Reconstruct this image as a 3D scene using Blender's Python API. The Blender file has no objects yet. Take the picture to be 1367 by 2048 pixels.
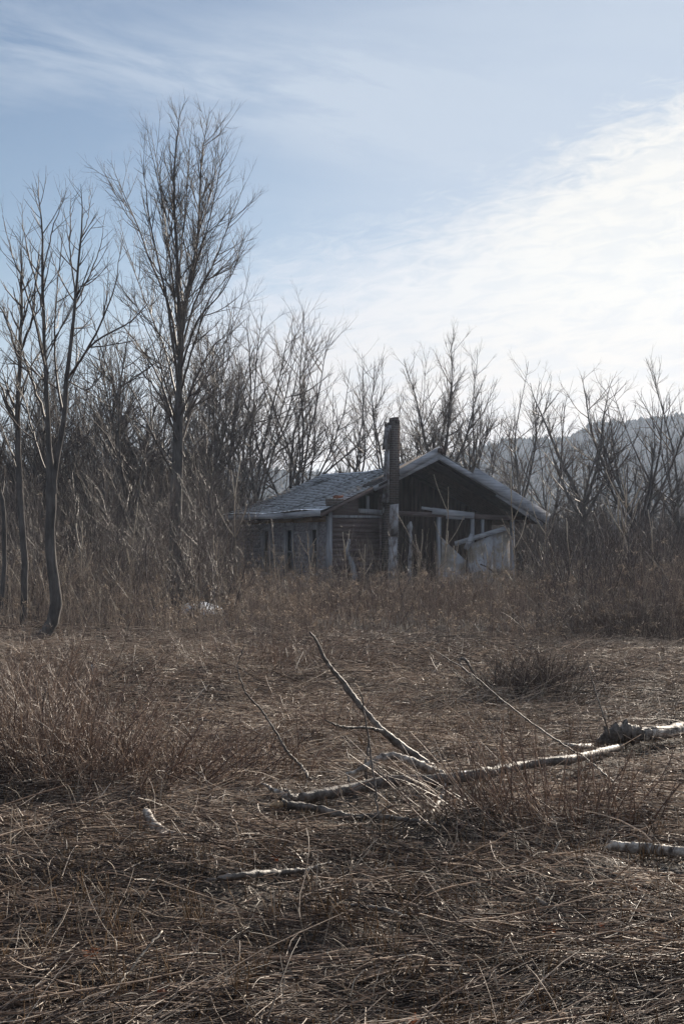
import bpy, math, random
import numpy as np
from math import radians, sin, cos, pi

S = bpy.context.scene
COL = S.collection
CAMH, F, CX, HY = 1.6, 2844.0, 683.5, 1100.0     # camera height, focal length in photo pixels, principal column, horizon row

# ------------------------------------------------------------------ camera
cam = bpy.data.cameras.new('camera')
cam.sensor_fit = 'VERTICAL'; cam.sensor_height = 36.0; cam.lens = 50.0
cam.shift_y = (HY - 1024) / 2048.0
cam.clip_start = 0.1; cam.clip_end = 20000
co = bpy.data.objects.new('camera', cam); COL.objects.link(co)
co.location = (0, 0, CAMH); co.rotation_euler = (radians(90), 0, 0)
S.camera = co

# ------------------------------------------------------------------ render, exposure
S.view_settings.view_transform = 'Standard'; S.view_settings.look = 'None'
S.view_settings.gamma = 1.0; S.view_settings.exposure = 0.86
S.cycles.max_bounces = 5; S.cycles.diffuse_bounces = 3; S.cycles.glossy_bounces = 2
S.cycles.transparent_max_bounces = 8; S.cycles.volume_bounces = 1
S.cycles.use_denoising = True
try: S.cycles.denoiser = 'OPENIMAGEDENOISE'
except Exception: pass

# ------------------------------------------------------------------ sun and sky
SUN_AZ, SUN_EL = 26.0, 21.0           # degrees to the right of the view axis (+Y), above horizon
sl = bpy.data.lights.new('sun', 'SUN'); sl.energy = 5.0; sl.angle = radians(0.6); sl.color = (1.0, 0.89, 0.75)
so = bpy.data.objects.new('sun', sl); COL.objects.link(so)
so.rotation_euler = (radians(90 - SUN_EL), 0, radians(180 - SUN_AZ) )
so.location = (40, 60, 60)

W = bpy.data.worlds.new("World"); S.world = W; W.use_nodes = True
def build_world():
    nt = W.node_tree; N = nt.nodes; N.clear(); Lk = nt.links.new
    def m(op, a, b=None, c=None, clamp=False):
        n = N.new('ShaderNodeMath'); n.operation = op; n.use_clamp = clamp
        for i, v in enumerate((a, b, c)):
            if v is None: continue
            if isinstance(v, (int, float)): n.inputs[i].default_value = v
            else: Lk(v, n.inputs[i])
        return n.outputs[0]
    def rng(v, a, b, c=0.0, d=1.0, smooth=True):
        n = N.new('ShaderNodeMapRange'); n.interpolation_type = 'SMOOTHSTEP' if smooth else 'LINEAR'
        n.inputs[1].default_value = a; n.inputs[2].default_value = b; n.inputs[3].default_value = c; n.inputs[4].default_value = d
        Lk(v, n.inputs[0]); return n.outputs[0]
    out = N.new('ShaderNodeOutputWorld')
    sky = N.new('ShaderNodeTexSky'); sky.sky_type = 'NISHITA'; sky.sun_disc = False
    sky.sun_elevation = radians(SUN_EL); sky.sun_rotation = radians(SUN_AZ)
    sky.air_density = 1.0; sky.dust_density = 0.3; sky.ozone_density = 2.2; sky.altitude = 100
    bg1 = N.new('ShaderNodeBackground'); bg1.inputs[1].default_value = 0.043
    Lk(sky.outputs[0], bg1.inputs[0])
    tc = N.new('ShaderNodeTexCoord'); sep = N.new('ShaderNodeSeparateXYZ'); Lk(tc.outputs['Generated'], sep.inputs[0])
    X, Y, Z = sep.outputs
    yy = m('MAXIMUM', Y, 0.25)
    u = m('DIVIDE', X, yy); v = m('DIVIDE', Z, yy)
    def noise(su, sv, rot, scale, det=6, rough=.55, dist=0.0, off=0.0):
        cu, su_ = cos(rot), sin(rot)
        a = m('ADD', m('MULTIPLY', u, cu), m('MULTIPLY', v, su_))
        b = m('ADD', m('MULTIPLY', u, -su_), m('MULTIPLY', v, cu))
        cb = N.new('ShaderNodeCombineXYZ'); Lk(m('MULTIPLY', a, su), cb.inputs[0]); Lk(m('MULTIPLY', b, sv), cb.inputs[1]); cb.inputs[2].default_value = off
        n = N.new('ShaderNodeTexNoise'); n.inputs['Scale'].default_value = scale; n.inputs['Detail'].default_value = det
        n.inputs['Roughness'].default_value = rough; n.inputs['Distortion'].default_value = dist
        Lk(cb.outputs[0], n.inputs['Vector']); return n.outputs[0]
    # edge of the low bright cloud sheet, rising to the right
    fc = N.new('ShaderNodeFloatCurve'); cv = fc.mapping.curves[0]
    uu = rng(u, -0.3, 0.3, 0, 1, False)
    pts = [(-.3, .155), (-.16, .165), (-.064, .182), (.0, .198), (.076, .222), (.147, .262), (.24, .312), (.3, .33)]
    cv.points[0].location = (0, pts[0][1]); cv.points[1].location = (1, pts[-1][1])
    for a, b in pts[1:-1]: cv.points.new((a + .3) / .6, b)
    fc.mapping.update(); Lk(uu, fc.inputs[1])
    rip = noise(13, 40, radians(8), 2.6, 7, .62, .8)       # fine ripples along the edge
    edge = m('ADD', fc.outputs[0], m('MULTIPLY', m('SUBTRACT', rip, .5), .11))
    dlt = m('SUBTRACT', edge, v)
    sharp = rng(u, -.2, .25, 0.055, 0.030)
    mask = m('DIVIDE', m('ADD', dlt, sharp), m('MULTIPLY', sharp, 2.0), clamp=True)
    mask = rng(mask, 0, 1, 0, 1)
    mask = m('MULTIPLY', mask, rng(u, -.20, -.04, .10, .97))
    tex = noise(12, 42, radians(10), 2.6, 8, .62, .6, 3.0)
    mask = m('MULTIPLY', mask, rng(tex, .34, .60, .72, 1.0))
    # thin high veil: stronger to the right and toward the horizon; cirrus streak at top left
    veil = rng(u, -.24, .20, .0, .93)
    st = noise(3.2, 15, radians(-12), 2.0, 8, .6, .35, 7.0)
    sc = m('SUBTRACT', v, m('ADD', m('MULTIPLY', u, -.16), .317))
    band = m('SUBTRACT', 1.0, m('MULTIPLY', m('ABSOLUTE', sc), 17.0), clamp=True)
    veil = m('ADD', veil, m('MULTIPLY', m('MULTIPLY', band, rng(st, .36, .64)), .75), clamp=True)
    soft = noise(2.2, 9, radians(-6), 1.7, 6, .55, .6, 12.0)
    veil = m('ADD', veil, rng(soft, .3, .72, -.14, .18), clamp=True)
    low = rng(v, .02, .24, .8, 0)
    veil = m('MAXIMUM', veil, low)
    # colours of veil and of sheet (lit by the sun behind them)
    bgv = N.new('ShaderNodeBackground'); bgv.inputs[0].default_value = (.272, .318, .382, 1); bgv.inputs[1].default_value = 1.0
    bgc = N.new('ShaderNodeBackground'); bgc.inputs[1].default_value = 1.0
    mixc = N.new('ShaderNodeMix'); mixc.data_type = 'RGBA'
    mixc.inputs[6].default_value = (.36, .385, .435, 1); mixc.inputs[7].default_value = (.50, .488, .458, 1)
    Lk(rng(u, -.14, .20), mixc.inputs[0]); 
    mixh = N.new('ShaderNodeMix'); mixh.data_type = 'RGBA'; mixh.inputs[7].default_value = (.455, .41, .365, 1)
    Lk(rng(v, .20, .07, 0, .85), mixh.inputs[0]); Lk(mixc.outputs[2], mixh.inputs[6])
    Lk(mixh.outputs[2], bgc.inputs[0])
    m1 = N.new('ShaderNodeMixShader'); Lk(veil, m1.inputs[0]); Lk(bg1.outputs[0], m1.inputs[1]); Lk(bgv.outputs[0], m1.inputs[2])
    m2 = N.new('ShaderNodeMixShader'); Lk(mask, m2.inputs[0]); Lk(m1.outputs[0], m2.inputs[1]); Lk(bgc.outputs[0], m2.inputs[2])
    # behind the viewer: clear sky mixed with an even veil, added as front fill
    m3 = N.new('ShaderNodeMixShader'); Lk(rng(Y, .1, .4), m3.inputs[0]); m4 = N.new('ShaderNodeMixShader'); m4.inputs[0].default_value = .6; Lk(bg1.outputs[0], m4.inputs[1]); Lk(bgv.outputs[0], m4.inputs[2]); Lk(m4.outputs[0], m3.inputs[1]); Lk(m2.outputs[0], m3.inputs[2])
    Lk(m3.outputs[0], out.inputs[0])
build_world()

# ------------------------------------------------------------------ helpers
def tag(o, label=None, cat=None, group=None, kind=None):
    if label: o['label'] = label
    if cat: o['category'] = cat
    if group: o['group'] = group
    if kind: o['kind'] = kind
    return o
def empty(name, loc=(0, 0, 0), rz=0.0):
    o = bpy.data.objects.new(name, None); COL.objects.link(o); o.location = loc; o.rotation_euler = (0, 0, rz)
    o.empty_display_size = .2
    return o
def at(px, py, Y):
    return np.array([(px - CX) / F * Y, Y, CAMH + (HY - py) / F * Y])
def mesh_from(name, V, Q, mat, parent=None, rnd=None, smooth=True, T=None, mats=None, midx=None):
    """V (n,3) verts, Q (m,4) quads, T (k,3) triangles"""
    me = bpy.data.meshes.new(name)
    V = np.asarray(V, np.float32); nq = 0 if Q is None else len(Q); ntr = 0 if T is None else len(T)
    loops = []
    if nq: loops.append(np.asarray(Q, np.int32).ravel())
    if ntr: loops.append(np.asarray(T, np.int32).ravel())
    loops = np.concatenate(loops)
    me.vertices.add(len(V)); me.vertices.foreach_set('co', V.ravel())
    me.loops.add(len(loops)); me.loops.foreach_set('vertex_index', loops)
    me.polygons.add(nq + ntr)
    st = np.concatenate([np.arange(nq) * 4, nq * 4 + np.arange(ntr) * 3]).astype(np.int32)
    me.polygons.foreach_set('loop_start', st)
    if smooth: me.polygons.foreach_set('use_smooth', np.ones(nq + ntr, bool))
    if rnd is not None:
        a = me.attributes.new('rnd', 'FLOAT', 'POINT'); a.data.foreach_set('value', np.asarray(rnd, np.float32))
    if mats:
        for mm in mats: me.materials.append(mm)
        me.polygons.foreach_set('material_index', np.asarray(midx, np.int32))
    elif mat: me.materials.append(mat)
    me.update(calc_edges=True); me.validate()
    o = bpy.data.objects.new(name, me); COL.objects.link(o)
    if parent is not None: o.parent = parent
    return o
def nrm(a):
    return a / np.maximum(np.linalg.norm(a, axis=-1, keepdims=True), 1e-9)
class Tubes:
    def __init__(s): s.V = []; s.Q = []; s.T = []; s.R = []; s.n = 0
    def add(s, P, R, sides=3, cap=False, rnd=None, rough=0.0, rg=None, flat=1.0):
        P = np.asarray(P, float); R = np.asarray(R, float)
        if P.ndim == 2: P = P[None]; R = R[None]
        if len(P) == 0: return
        M, Np, _ = P.shape
        Tn = nrm(np.gradient(P, axis=1))
        D = nrm(P[:, -1] - P[:, 0])
        ref = np.where(np.abs(D[:, 2:3]) < .75, np.array([[0, 0, 1.]]), np.array([[0, 1., 0]]))
        U = nrm(np.cross(Tn, ref[:, None, :])); Wv = np.cross(Tn, U)
        a = np.arange(sides) * 2 * pi / sides
        rr = R[:, :, None] * np.ones(sides)
        if rough > 0: rr = rr * (1 + rough * rg.normal(size=rr.shape))
        V = P[:, :, None, :] + rr[..., None] * (np.cos(a)[None, None, :, None] * U[:, :, None, :] + flat * np.sin(a)[None, None, :, None] * Wv[:, :, None, :])
        idx = s.n + np.arange(M * Np * sides).reshape(M, Np, sides)
        q = np.stack([idx[:, :-1, :], np.roll(idx, -1, 2)[:, :-1, :], np.roll(idx, -1, 2)[:, 1:, :], idx[:, 1:, :]], -1).reshape(-1, 4)
        s.V.append(V.reshape(-1, 3)); s.Q.append(q)
        if rnd is None: rnd = np.full(M, .5)
        s.R.append(np.repeat(rnd, Np * sides)); s.n += M * Np * sides
        if cap:
            for k in range(M):
                for e in (0, -1):
                    c = P[k, e]; s.V.append(c[None]); s.R.append(np.array([rnd[k]])); ci = s.n; s.n += 1
                    ring = idx[k, e]; nx = np.roll(ring, -1)
                    t = np.stack([np.full(sides, ci), nx, ring], 1) if e == 0 else np.stack([np.full(sides, ci), ring, nx], 1)
                    s.T.append(t)
    def build(s, name, mat, parent=None):
        return mesh_from(name, np.concatenate(s.V), np.concatenate(s.Q), mat, parent, np.concatenate(s.R), True,
                         np.concatenate(s.T) if s.T else None)
class Boxes:
    """collects boxes and prisms as one mesh"""
    def __init__(s): s.V = []; s.Q = []; s.n = 0
    def box(s, x0, x1, y0, y1, z0, z1, M=None, jit=0.0, rg=None):
        v = np.array([[x, y, z] for x in (x0, x1) for y in (y0, y1) for z in (z0, z1)], float)
        if jit: v += rg.normal(size=v.shape) * jit
        s.hexa(v, M)
    def hexa(s, v, M=None):
        v = np.asarray(v, float)
        if M is not None: v = v @ M[0].T + M[1]
        q = np.array([[0, 1, 3, 2], [4, 6, 7, 5], [0, 4, 5, 1], [2, 3, 7, 6], [0, 2, 6, 4], [1, 5, 7, 3]])
        s.V.append(v); s.Q.append(q + s.n); s.n += 8
    def plank(s, a, b, w, t, up=(0, 0, 1), j=0):
        """bar from a to b, width w along 'up', thickness t across"""
        a = np.array(a, float); b = np.array(b, float); d = nrm(b - a); up = np.array(up, float)
        side = nrm(np.cross(d, up)); upp = np.cross(side, d)
        v = []
        for p in (a, b):
            for i in (-.5, .5):
                for k in (-.5, .5):
                    v.append(p + side * t * i + upp * w * k)
        s.hexa(v)
    def build(s, name, mat, parent=None, bevel=0.0):
        o = mesh_from(name, np.concatenate(s.V), np.concatenate(s.Q), mat, parent, None, False)
        if bevel:
            b = o.modifiers.new('bevel', 'BEVEL'); b.width = bevel; b.segments = 1
        return o

def vnoise(x, y, seed=0, oct=3, lac=2.1, gain=.5):
    """smooth value noise in [-1,1]"""
    x = np.asarray(x, float); y = np.asarray(y, float); tot = 0; amp = 1; s = 0
    for o in range(oct):
        xi = np.floor(x); yi = np.floor(y); fx = x - xi; fy = y - yi
        fx = fx * fx * (3 - 2 * fx); fy = fy * fy * (3 - 2 * fy)
        def h(a, b):
            t = np.sin(a * 127.1 + b * 311.7 + (seed + o) * 74.7) * 43758.5453
            return (t - np.floor(t)) * 2 - 1
        v = (h(xi, yi) * (1 - fx) + h(xi + 1, yi) * fx) * (1 - fy) + (h(xi, yi + 1) * (1 - fx) + h(xi + 1, yi + 1) * fx) * fy
        tot = tot + v * amp; s += amp; amp *= gain; x = x * lac + 13.7; y = y * lac + 5.1
    return tot / s
def gh(x, y):
    x = np.asarray(x, float); y = np.asarray(y, float)
    near = np.clip((60 - y) / 30, 0, 1)
    h = .09 * vnoise(x * .45, y * .45, 1, 2) + .080 * vnoise(x * 1.3, y * 1.6, 5, 2) * near + .030 * vnoise(x * 4.0, y * 4.6, 9, 2) * near
    # shallow hollows where the mat of stems lies in shade
    h = h + .0 * np.clip(1 - np.hypot((x - 3.4) / 2.6, (y - 29) / 3.0), 0, 1) ** 1.5      # brushy mound at right
    return h
def edge_y(x):
    """where the flattened straw ends and the tall weeds begin"""
    return 23.5 + 4.5 * np.exp(-((x + 5.0) / 1.6) ** 2) + 1.6 * np.sin(x * .55 + 1.0) + .9 * np.sin(x * 1.7)

# ------------------------------------------------------------------ materials
def mat(name, build):
    m_ = bpy.data.materials.new(name); m_.use_nodes = True
    nt = m_.node_tree; bs = nt.nodes['Principled BSDF']; build(nt, nt.nodes, nt.links.new, bs); return m_
def ramp(N, Lk, fac, cols):
    r = N.new('ShaderNodeValToRGB'); e = r.color_ramp.elements
    while len(e) < len(cols): e.new(.5)
    for i, (p, c) in enumerate(cols): e[i].position = p; e[i].color = (*c, 1)
    Lk(fac, r.inputs[0]); return r.outputs[0]
def nz(N, Lk, scale, det=5, vec=None, rough=.6, sc=None):
    n = N.new('ShaderNodeTexNoise'); n.inputs['Scale'].default_value = scale; n.inputs['Detail'].default_value = det; n.inputs['Roughness'].default_value = rough
    tc = N.new('ShaderNodeTexCoord'); v = tc.outputs['Object']
    if sc:
        mp = N.new('ShaderNodeMapping'); mp.inputs['Scale'].default_value = sc; Lk(v, mp.inputs[0]); v = mp.outputs[0]
    Lk(v, n.inputs['Vector']); return n.outputs[0]
def bump(N, Lk, bs, h, st=.5, d=.01):
    b = N.new('ShaderNodeBump'); b.inputs['Strength'].default_value = st; b.inputs['Distance'].default_value = d
    Lk(h, b.inputs['Height']); Lk(b.outputs[0], bs.inputs['Normal'])
def attr(N):
    a = N.new('ShaderNodeAttribute'); a.attribute_name = 'rnd'; return a.outputs['Fac']
def stemmat(name, cols, rough=.5, spec=.5, trans=0.0):
    def b(nt, N, Lk, bs):
        c = ramp(N, Lk, attr(N), cols)
        n = nz(N, Lk, 22, 3)
        mx = N.new('ShaderNodeMix'); mx.data_type = 'RGBA'; mx.blend_type = 'MULTIPLY'; mx.inputs[0].default_value = 1
        Lk(c, mx.inputs[6]); Lk(ramp(N, Lk, n, [(.3, (.55, .52, .5)), (.7, (1.2, 1.2, 1.2))]), mx.inputs[7])
        Lk(mx.outputs[2], bs.inputs['Base Color']); bs.inputs['Roughness'].default_value = rough
        bs.inputs['Specular IOR Level'].default_value = spec
        if trans:
            out = N['Material Output']; tr = N.new('ShaderNodeBsdfTranslucent'); Lk(mx.outputs[2], tr.inputs[0])
            ms = N.new('ShaderNodeMixShader'); ms.inputs[0].default_value = trans
            Lk(bs.outputs[0], ms.inputs[1]); Lk(tr.outputs[0], ms.inputs[2]); Lk(ms.outputs[0], out.inputs[0])
    return mat(name, b)
def noisemat(name, cols, scale, sc=None, rough=.8, spec=.3, bst=.5, bd=.01, det=6):
    def b(nt, N, Lk, bs):
        n = nz(N, Lk, scale, det, sc=sc); Lk(ramp(N, Lk, n, cols), bs.inputs['Base Color'])
        bs.inputs['Roughness'].default_value = rough; bs.inputs['Specular IOR Level'].default_value = spec
        if bst: bump(N, Lk, bs, n, bst, bd)
    return mat(name, b)

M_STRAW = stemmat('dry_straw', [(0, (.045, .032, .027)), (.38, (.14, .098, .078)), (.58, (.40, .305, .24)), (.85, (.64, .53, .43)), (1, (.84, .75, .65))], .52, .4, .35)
M_STUB = stemmat('stubble', [(0, (.10, .060, .032)), (1, (.34, .22, .12))], .55, .4, .25)
M_WEED = stemmat('weed_stem', [(0, (.13, .092, .082)), (.5, (.31, .235, .195)), (1, (.68, .56, .45))], .5, .5, .3)
M_FLUFF = stemmat('seed_head', [(0, (.26, .20, .15)), (1, (.62, .52, .42))], .8, .2, .4)
M_BUSH = stemmat('bush_twig', [(0, (.09, .056, .045)), (.6, (.24, .155, .115)), (1, (.54, .39, .28))], .5, .5, .2)
M_STALK = stemmat('pale_stalk', [(0, (.22, .17, .12)), (1, (.66, .58, .48))], .45, .5, .3)
M_SUMAC = stemmat('sumac_stem', [(0, (.26, .20, .15)), (1, (.56, .47, .36))], .5, .4)
M_TWIG = stemmat('tree_twig', [(0, (.06, .047, .042)), (1, (.15, .12, .105))], .6, .35)
M_BARK = noisemat('tree_bark', [(.3, (.045, .040, .038)), (.7, (.155, .14, .13))], 9, (1, 1, .25), .9, .15, 1.0, .05)
M_LOGDARK = noisemat('dark_bark', [(.3, (.03, .023, .019)), (.50, (.09, .072, .06)), (.70, (.25, .21, .18))], 16, (1, 1, 1), .62, .38, .9, .015)
M_LOGPALE = noisemat('bare_weathered_wood', [(.34, (.045, .033, .027)), (.47, (.18, .145, .12)), (.66, (.54, .48, .42))], 19, (1, 1, 1), .65, .35, .9, .015)
M_CUT = noisemat('split_wood', [(.3, (.22, .13, .07)), (.7, (.52, .38, .24))], 30, (1, 1, 6), .7, .3, .8, .01)
M_FARWOOD = stemmat('far_wood_twig', [(0, (.06, .046, .042)), (1, (.15, .12, .10))], .8, .2)
M_SOIL = noisemat('litter_soil', [(.3, (.016, .012, .010)), (.5, (.045, .034, .028)), (.72, (.13, .10, .078))], 2.2, (1, 1, 1), .9, .2, 1.0, .05, 12)
M_SNOW = noisemat('old_snow', [(.3, (.62, .68, .78)), (.7, (.84, .88, .93))], 6, (1, 1, 1), .5, .4, .5, .02)
M_HILL = noisemat('hill_woods', [(.35, (.028, .028, .027)), (.6, (.060, .056, .052)), (.8, (.10, .10, .10))], .02, (1, 1, 1), 1, 0, 0, 0)
M_PINE = noisemat('pine_needles', [(.3, (.018, .026, .018)), (.7, (.045, .055, .038))], .8, (1, 1, 1), .9, .1, 0, 0)
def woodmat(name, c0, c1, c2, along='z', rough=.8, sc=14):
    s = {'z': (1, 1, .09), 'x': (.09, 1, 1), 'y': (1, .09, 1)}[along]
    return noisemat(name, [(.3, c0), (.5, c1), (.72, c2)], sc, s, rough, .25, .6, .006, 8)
M_GREYWOOD = woodmat('grey_board', (.18, .18, .195), (.33, .335, .36), (.50, .50, .53), 'x')
M_GREYWOODY = woodmat('grey_board_long', (.22, .22, .24), (.40, .41, .44), (.55, .56, .59), 'y')
M_GREYPOST = woodmat('grey_post', (.17, .17, .18), (.30, .30, .32), (.46, .46, .48), 'z')
M_CLAP = woodmat('red_brown_clapboard', (.075, .054, .050), (.135, .10, .094), (.21, .17, .165), 'x')
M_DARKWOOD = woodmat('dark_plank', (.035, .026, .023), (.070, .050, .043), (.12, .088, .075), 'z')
M_SHINGLEWALL = noisemat('wall_shingle', [(.28, (.17, .155, .16)), (.5, (.32, .31, .335)), (.75, (.50, .49, .52))], 5, (1, 1.6, 3), .85, .2, .5, .01, 10)
M_TAN = noisemat('bare_tan_board', [(.3, (.17, .115, .07)), (.7, (.36, .26, .17))], 8, (1, .2, 1), .8, .2, .4, .006)
M_GLASS = mat('dusty_window', lambda nt, N, Lk, bs: (bs.inputs['Base Color'].__setattr__('default_value', (.02, .02, .022, 1)), bs.inputs['Roughness'].__setattr__('default_value', .25)))
M_PLASTER = noisemat('peeling_plaster', [(.40, (.10, .08, .075)), (.48, (.22, .205, .205)), (.62, (.36, .355, .37)), (.8, (.48, .48, .50))], 4.5, (1, 1, .6), .85, .2, .8, .02, 9)
M_PLY = noisemat('stained_plywood', [(.30, (.16, .12, .085)), (.46, (.28, .24, .20)), (.58, (.38, .38, .41)), (.8, (.52, .53, .57))], 1.5, (1, 1, 1), .8, .25, .4, .01, 9)
def brickb(nt, N, Lk, bs):
    tc = N.new('ShaderNodeTexCoord'); sp = N.new('ShaderNodeSeparateXYZ'); Lk(tc.outputs['Object'], sp.inputs[0])
    ad = N.new('ShaderNodeMath'); Lk(sp.outputs[0], ad.inputs[0]); Lk(sp.outputs[1], ad.inputs[1])
    cb = N.new('ShaderNodeCombineXYZ'); Lk(ad.outputs[0], cb.inputs[0]); Lk(sp.outputs[2], cb.inputs[1])
    b = N.new('ShaderNodeTexBrick'); b.inputs['Scale'].default_value = 1; b.inputs['Brick Width'].default_value = .21; b.inputs['Row Height'].default_value = .072
    b.inputs['Mortar Size'].default_value = .007; b.inputs['Color1'].default_value = (.10, .072, .062, 1); b.inputs['Color2'].default_value = (.060, .047, .043, 1)
    b.inputs['Mortar'].default_value = (.16, .145, .13, 1); Lk(cb.outputs[0], b.inputs['Vector'])
    Lk(b.outputs[0], bs.inputs['Base Color']); bs.inputs['Roughness'].default_value = .9
    iv = N.new('ShaderNodeMath'); iv.operation = 'SUBTRACT'; iv.inputs[0].default_value = 1; Lk(b.outputs[1], iv.inputs[1]); bump(N, Lk, bs, iv.outputs[0], .8, .01)
M_BRICK = mat('old_brick', brickb)
M_REDBRICK = noisemat('orange_brick', [(.3, (.14, .05, .03)), (.7, (.34, .13, .075))], 12, None, .9, .2, .5, .01)
def roofb(nt, N, Lk, bs):
    # asphalt shingle grey, hoar frost lying on the courses, worn off in patches running down the slope
    n1 = nz(N, Lk, 1.1, 7, sc=(.55, 1.5, 1)); n2 = nz(N, Lk, 16, 3)
    ad = N.new('ShaderNodeMath'); ad.operation = 'MULTIPLY_ADD'; ad.inputs[1].default_value = .25; Lk(n2, ad.inputs[0]); Lk(n1, ad.inputs[2])
    f = ramp(N, Lk, ad.outputs[0], [(.44, (0, 0, 0)), (.56, (1, 1, 1))])
    a = ramp(N, Lk, attr(N), [(0, (.035, .036, .042)), (1, (.11, .115, .13))])
    mx = N.new('ShaderNodeMix'); mx.data_type = 'RGBA'; Lk(f, mx.inputs[0]); Lk(a, mx.inputs[6]); mx.inputs[7].default_value = (.80, .85, .92, 1)
    Lk(mx.outputs[2], bs.inputs['Base Color']); bs.inputs['Roughness'].default_value = .75
M_ROOF = mat('frosted_shingle', roofb)
M_ROOFDARK = noisemat('old_roof_felt', [(.3, (.03, .027, .027)), (.7, (.09, .075, .07))], 8, None, .9, .2, .5, .01)
M_BLADE = stemmat('broken_blade', [(0, (.12, .075, .05)), (.6, (.34, .25, .18)), (1, (.66, .56, .44))], .5, .4, .3)
M_DARKTWIG = stemmat('dark_twig', [(0, (.04, .028, .024)), (1, (.13, .095, .08))], .6, .3)
M_THICK = stemmat('shrub_stem', [(0, (.04, .028, .026)), (.75, (.11, .082, .074)), (1, (.30, .24, .20))], .55, .4)
M_LEAF = stemmat('dead_leaf', [(0, (.20, .055, .025)), (1, (.36, .13, .05))], .6, .3, .3)

# ------------------------------------------------------------------ growth tools
def levelgrow(p, d, L, r, n, wig, trop, taper, rg, droop=0.0):
    M = len(p); P = np.zeros((M, n + 1, 3)); R = np.zeros((M, n + 1)); P[:, 0] = p; R[:, 0] = r
    d = nrm(d); step = (L / n)[:, None]
    for i in range(n):
        d = nrm(d + rg.normal(size=(M, 3)) * wig + np.array([0, 0, 1.]) * trop)
        P[:, i + 1] = P[:, i] + d * step
        R[:, i + 1] = r * (1 - (1 - taper) * (i + 1) / n)
    return P, R
def spawn(P, R, per_m, t0, t1, ang, ratio, rr, rg, lmin=.12, kmax=40, angj=.18, flat=0.0, tipf=.65, lmax=9):
    M, Np, _ = P.shape
    seg = np.linalg.norm(np.diff(P, axis=1), axis=2); L = seg.sum(1)
    K = np.clip((L * per_m * (.8 + .4 * rg.random(M)) + rg.random(M)).astype(int), 0, kmax)
    idx = np.repeat(np.arange(M), K); m = len(idx)
    t = t0 + (t1 - t0) * rg.random(m) ** .9
    f = t * (Np - 1); i = np.minimum(f.astype(int), Np - 2); w = (f - i)[:, None]
    p = P[idx, i] * (1 - w) + P[idx, i + 1] * w; d = nrm(P[idx, i + 1] - P[idx, i])
    rad = R[idx, i] * (1 - w[:, 0]) + R[idx, i + 1] * w[:, 0]
    q = rg.normal(size=(m, 3)); q -= (q * d).sum(1, keepdims=True) * d; q = nrm(q)
    a = ang + rg.normal(size=m) * angj
    cd = d * np.cos(a)[:, None] + q * np.sin(a)[:, None]
    cl = np.clip(L[idx] * ratio * (1 - tipf * (t - t0) / (1 - t0 + 1e-6)) * (.6 + .7 * rg.random(m)), lmin, lmax)
    cr = np.minimum(rad * .8, rr * (.7 + .6 * rg.random(m)))
    return p, cd, cl, cr
def resample(pts, n, rg=None, jit=0.0):
    """Catmull-Rom through control rows (any width) -> n rows"""
    c = np.asarray(pts, float); k = len(c)
    e = np.vstack([2 * c[0] - c[1], c, 2 * c[-1] - c[-2]])
    d = np.concatenate([[0], np.cumsum(np.linalg.norm(np.diff(c[:, :3], axis=0), axis=1))]); d /= d[-1]
    out = []
    for t in np.linspace(0, 1, n):
        i = min(int(np.searchsorted(d, t, side='right')) - 1, k - 2); w = (t - d[i]) / (d[i + 1] - d[i])
        p0, p1, p2, p3 = e[i], e[i + 1], e[i + 2], e[i + 3]
        out.append(.5 * (2 * p1 + (p2 - p0) * w + (2 * p0 - 5 * p1 + 4 * p2 - p3) * w * w + (3 * p1 - p0 - 3 * p2 + p3) * w ** 3))
    out = np.array(out)
    if jit and rg is not None: out[1:-1, :3] += rg.normal(size=(n - 2, 3)) * jit
    return out
def pxstem(pts, Y, n, rg=None, jit=0.0):
    """control rows (px, py, depth offset, radius in m)"""
    return resample([[*at(a, b, Y + dz), r] for a, b, dz, r in pts], n, rg, jit)

def tree_obj(name, label, cat, group, base, stems, branches, twigs, sides=7, mt=None, bm=None, jit=.4):
    """stems / branches / twigs: lists of (P,R) in world coordinates"""
    root = empty(name, tuple(base)); tag(root, label, cat, group)
    b = np.array(base, float)
    t = Tubes()
    tr_ = np.random.default_rng(int(abs(base[0]) * 31 + 7))
    for P, R in stems: t.add(P - b, R * (1 + .35 * (np.arange(P.shape[1]) == 0) * (P is stems[0][0])), sides, rough=.05, rg=tr_)
    t.build('trunk', bm or M_BARK, root)
    rg = np.random.default_rng(int(abs(base[0]) * 977 + base[1] * 31))
    c = Tubes()
    for P, R in branches: c.add(P - b, R, 4, rnd=rg.random(len(P)) * .6)
    for P, R in twigs: c.add(P - b, R, 3, rnd=rg.random(len(P)))
    c.build('crown', mt or M_TWIG, root)
    return root

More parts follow.
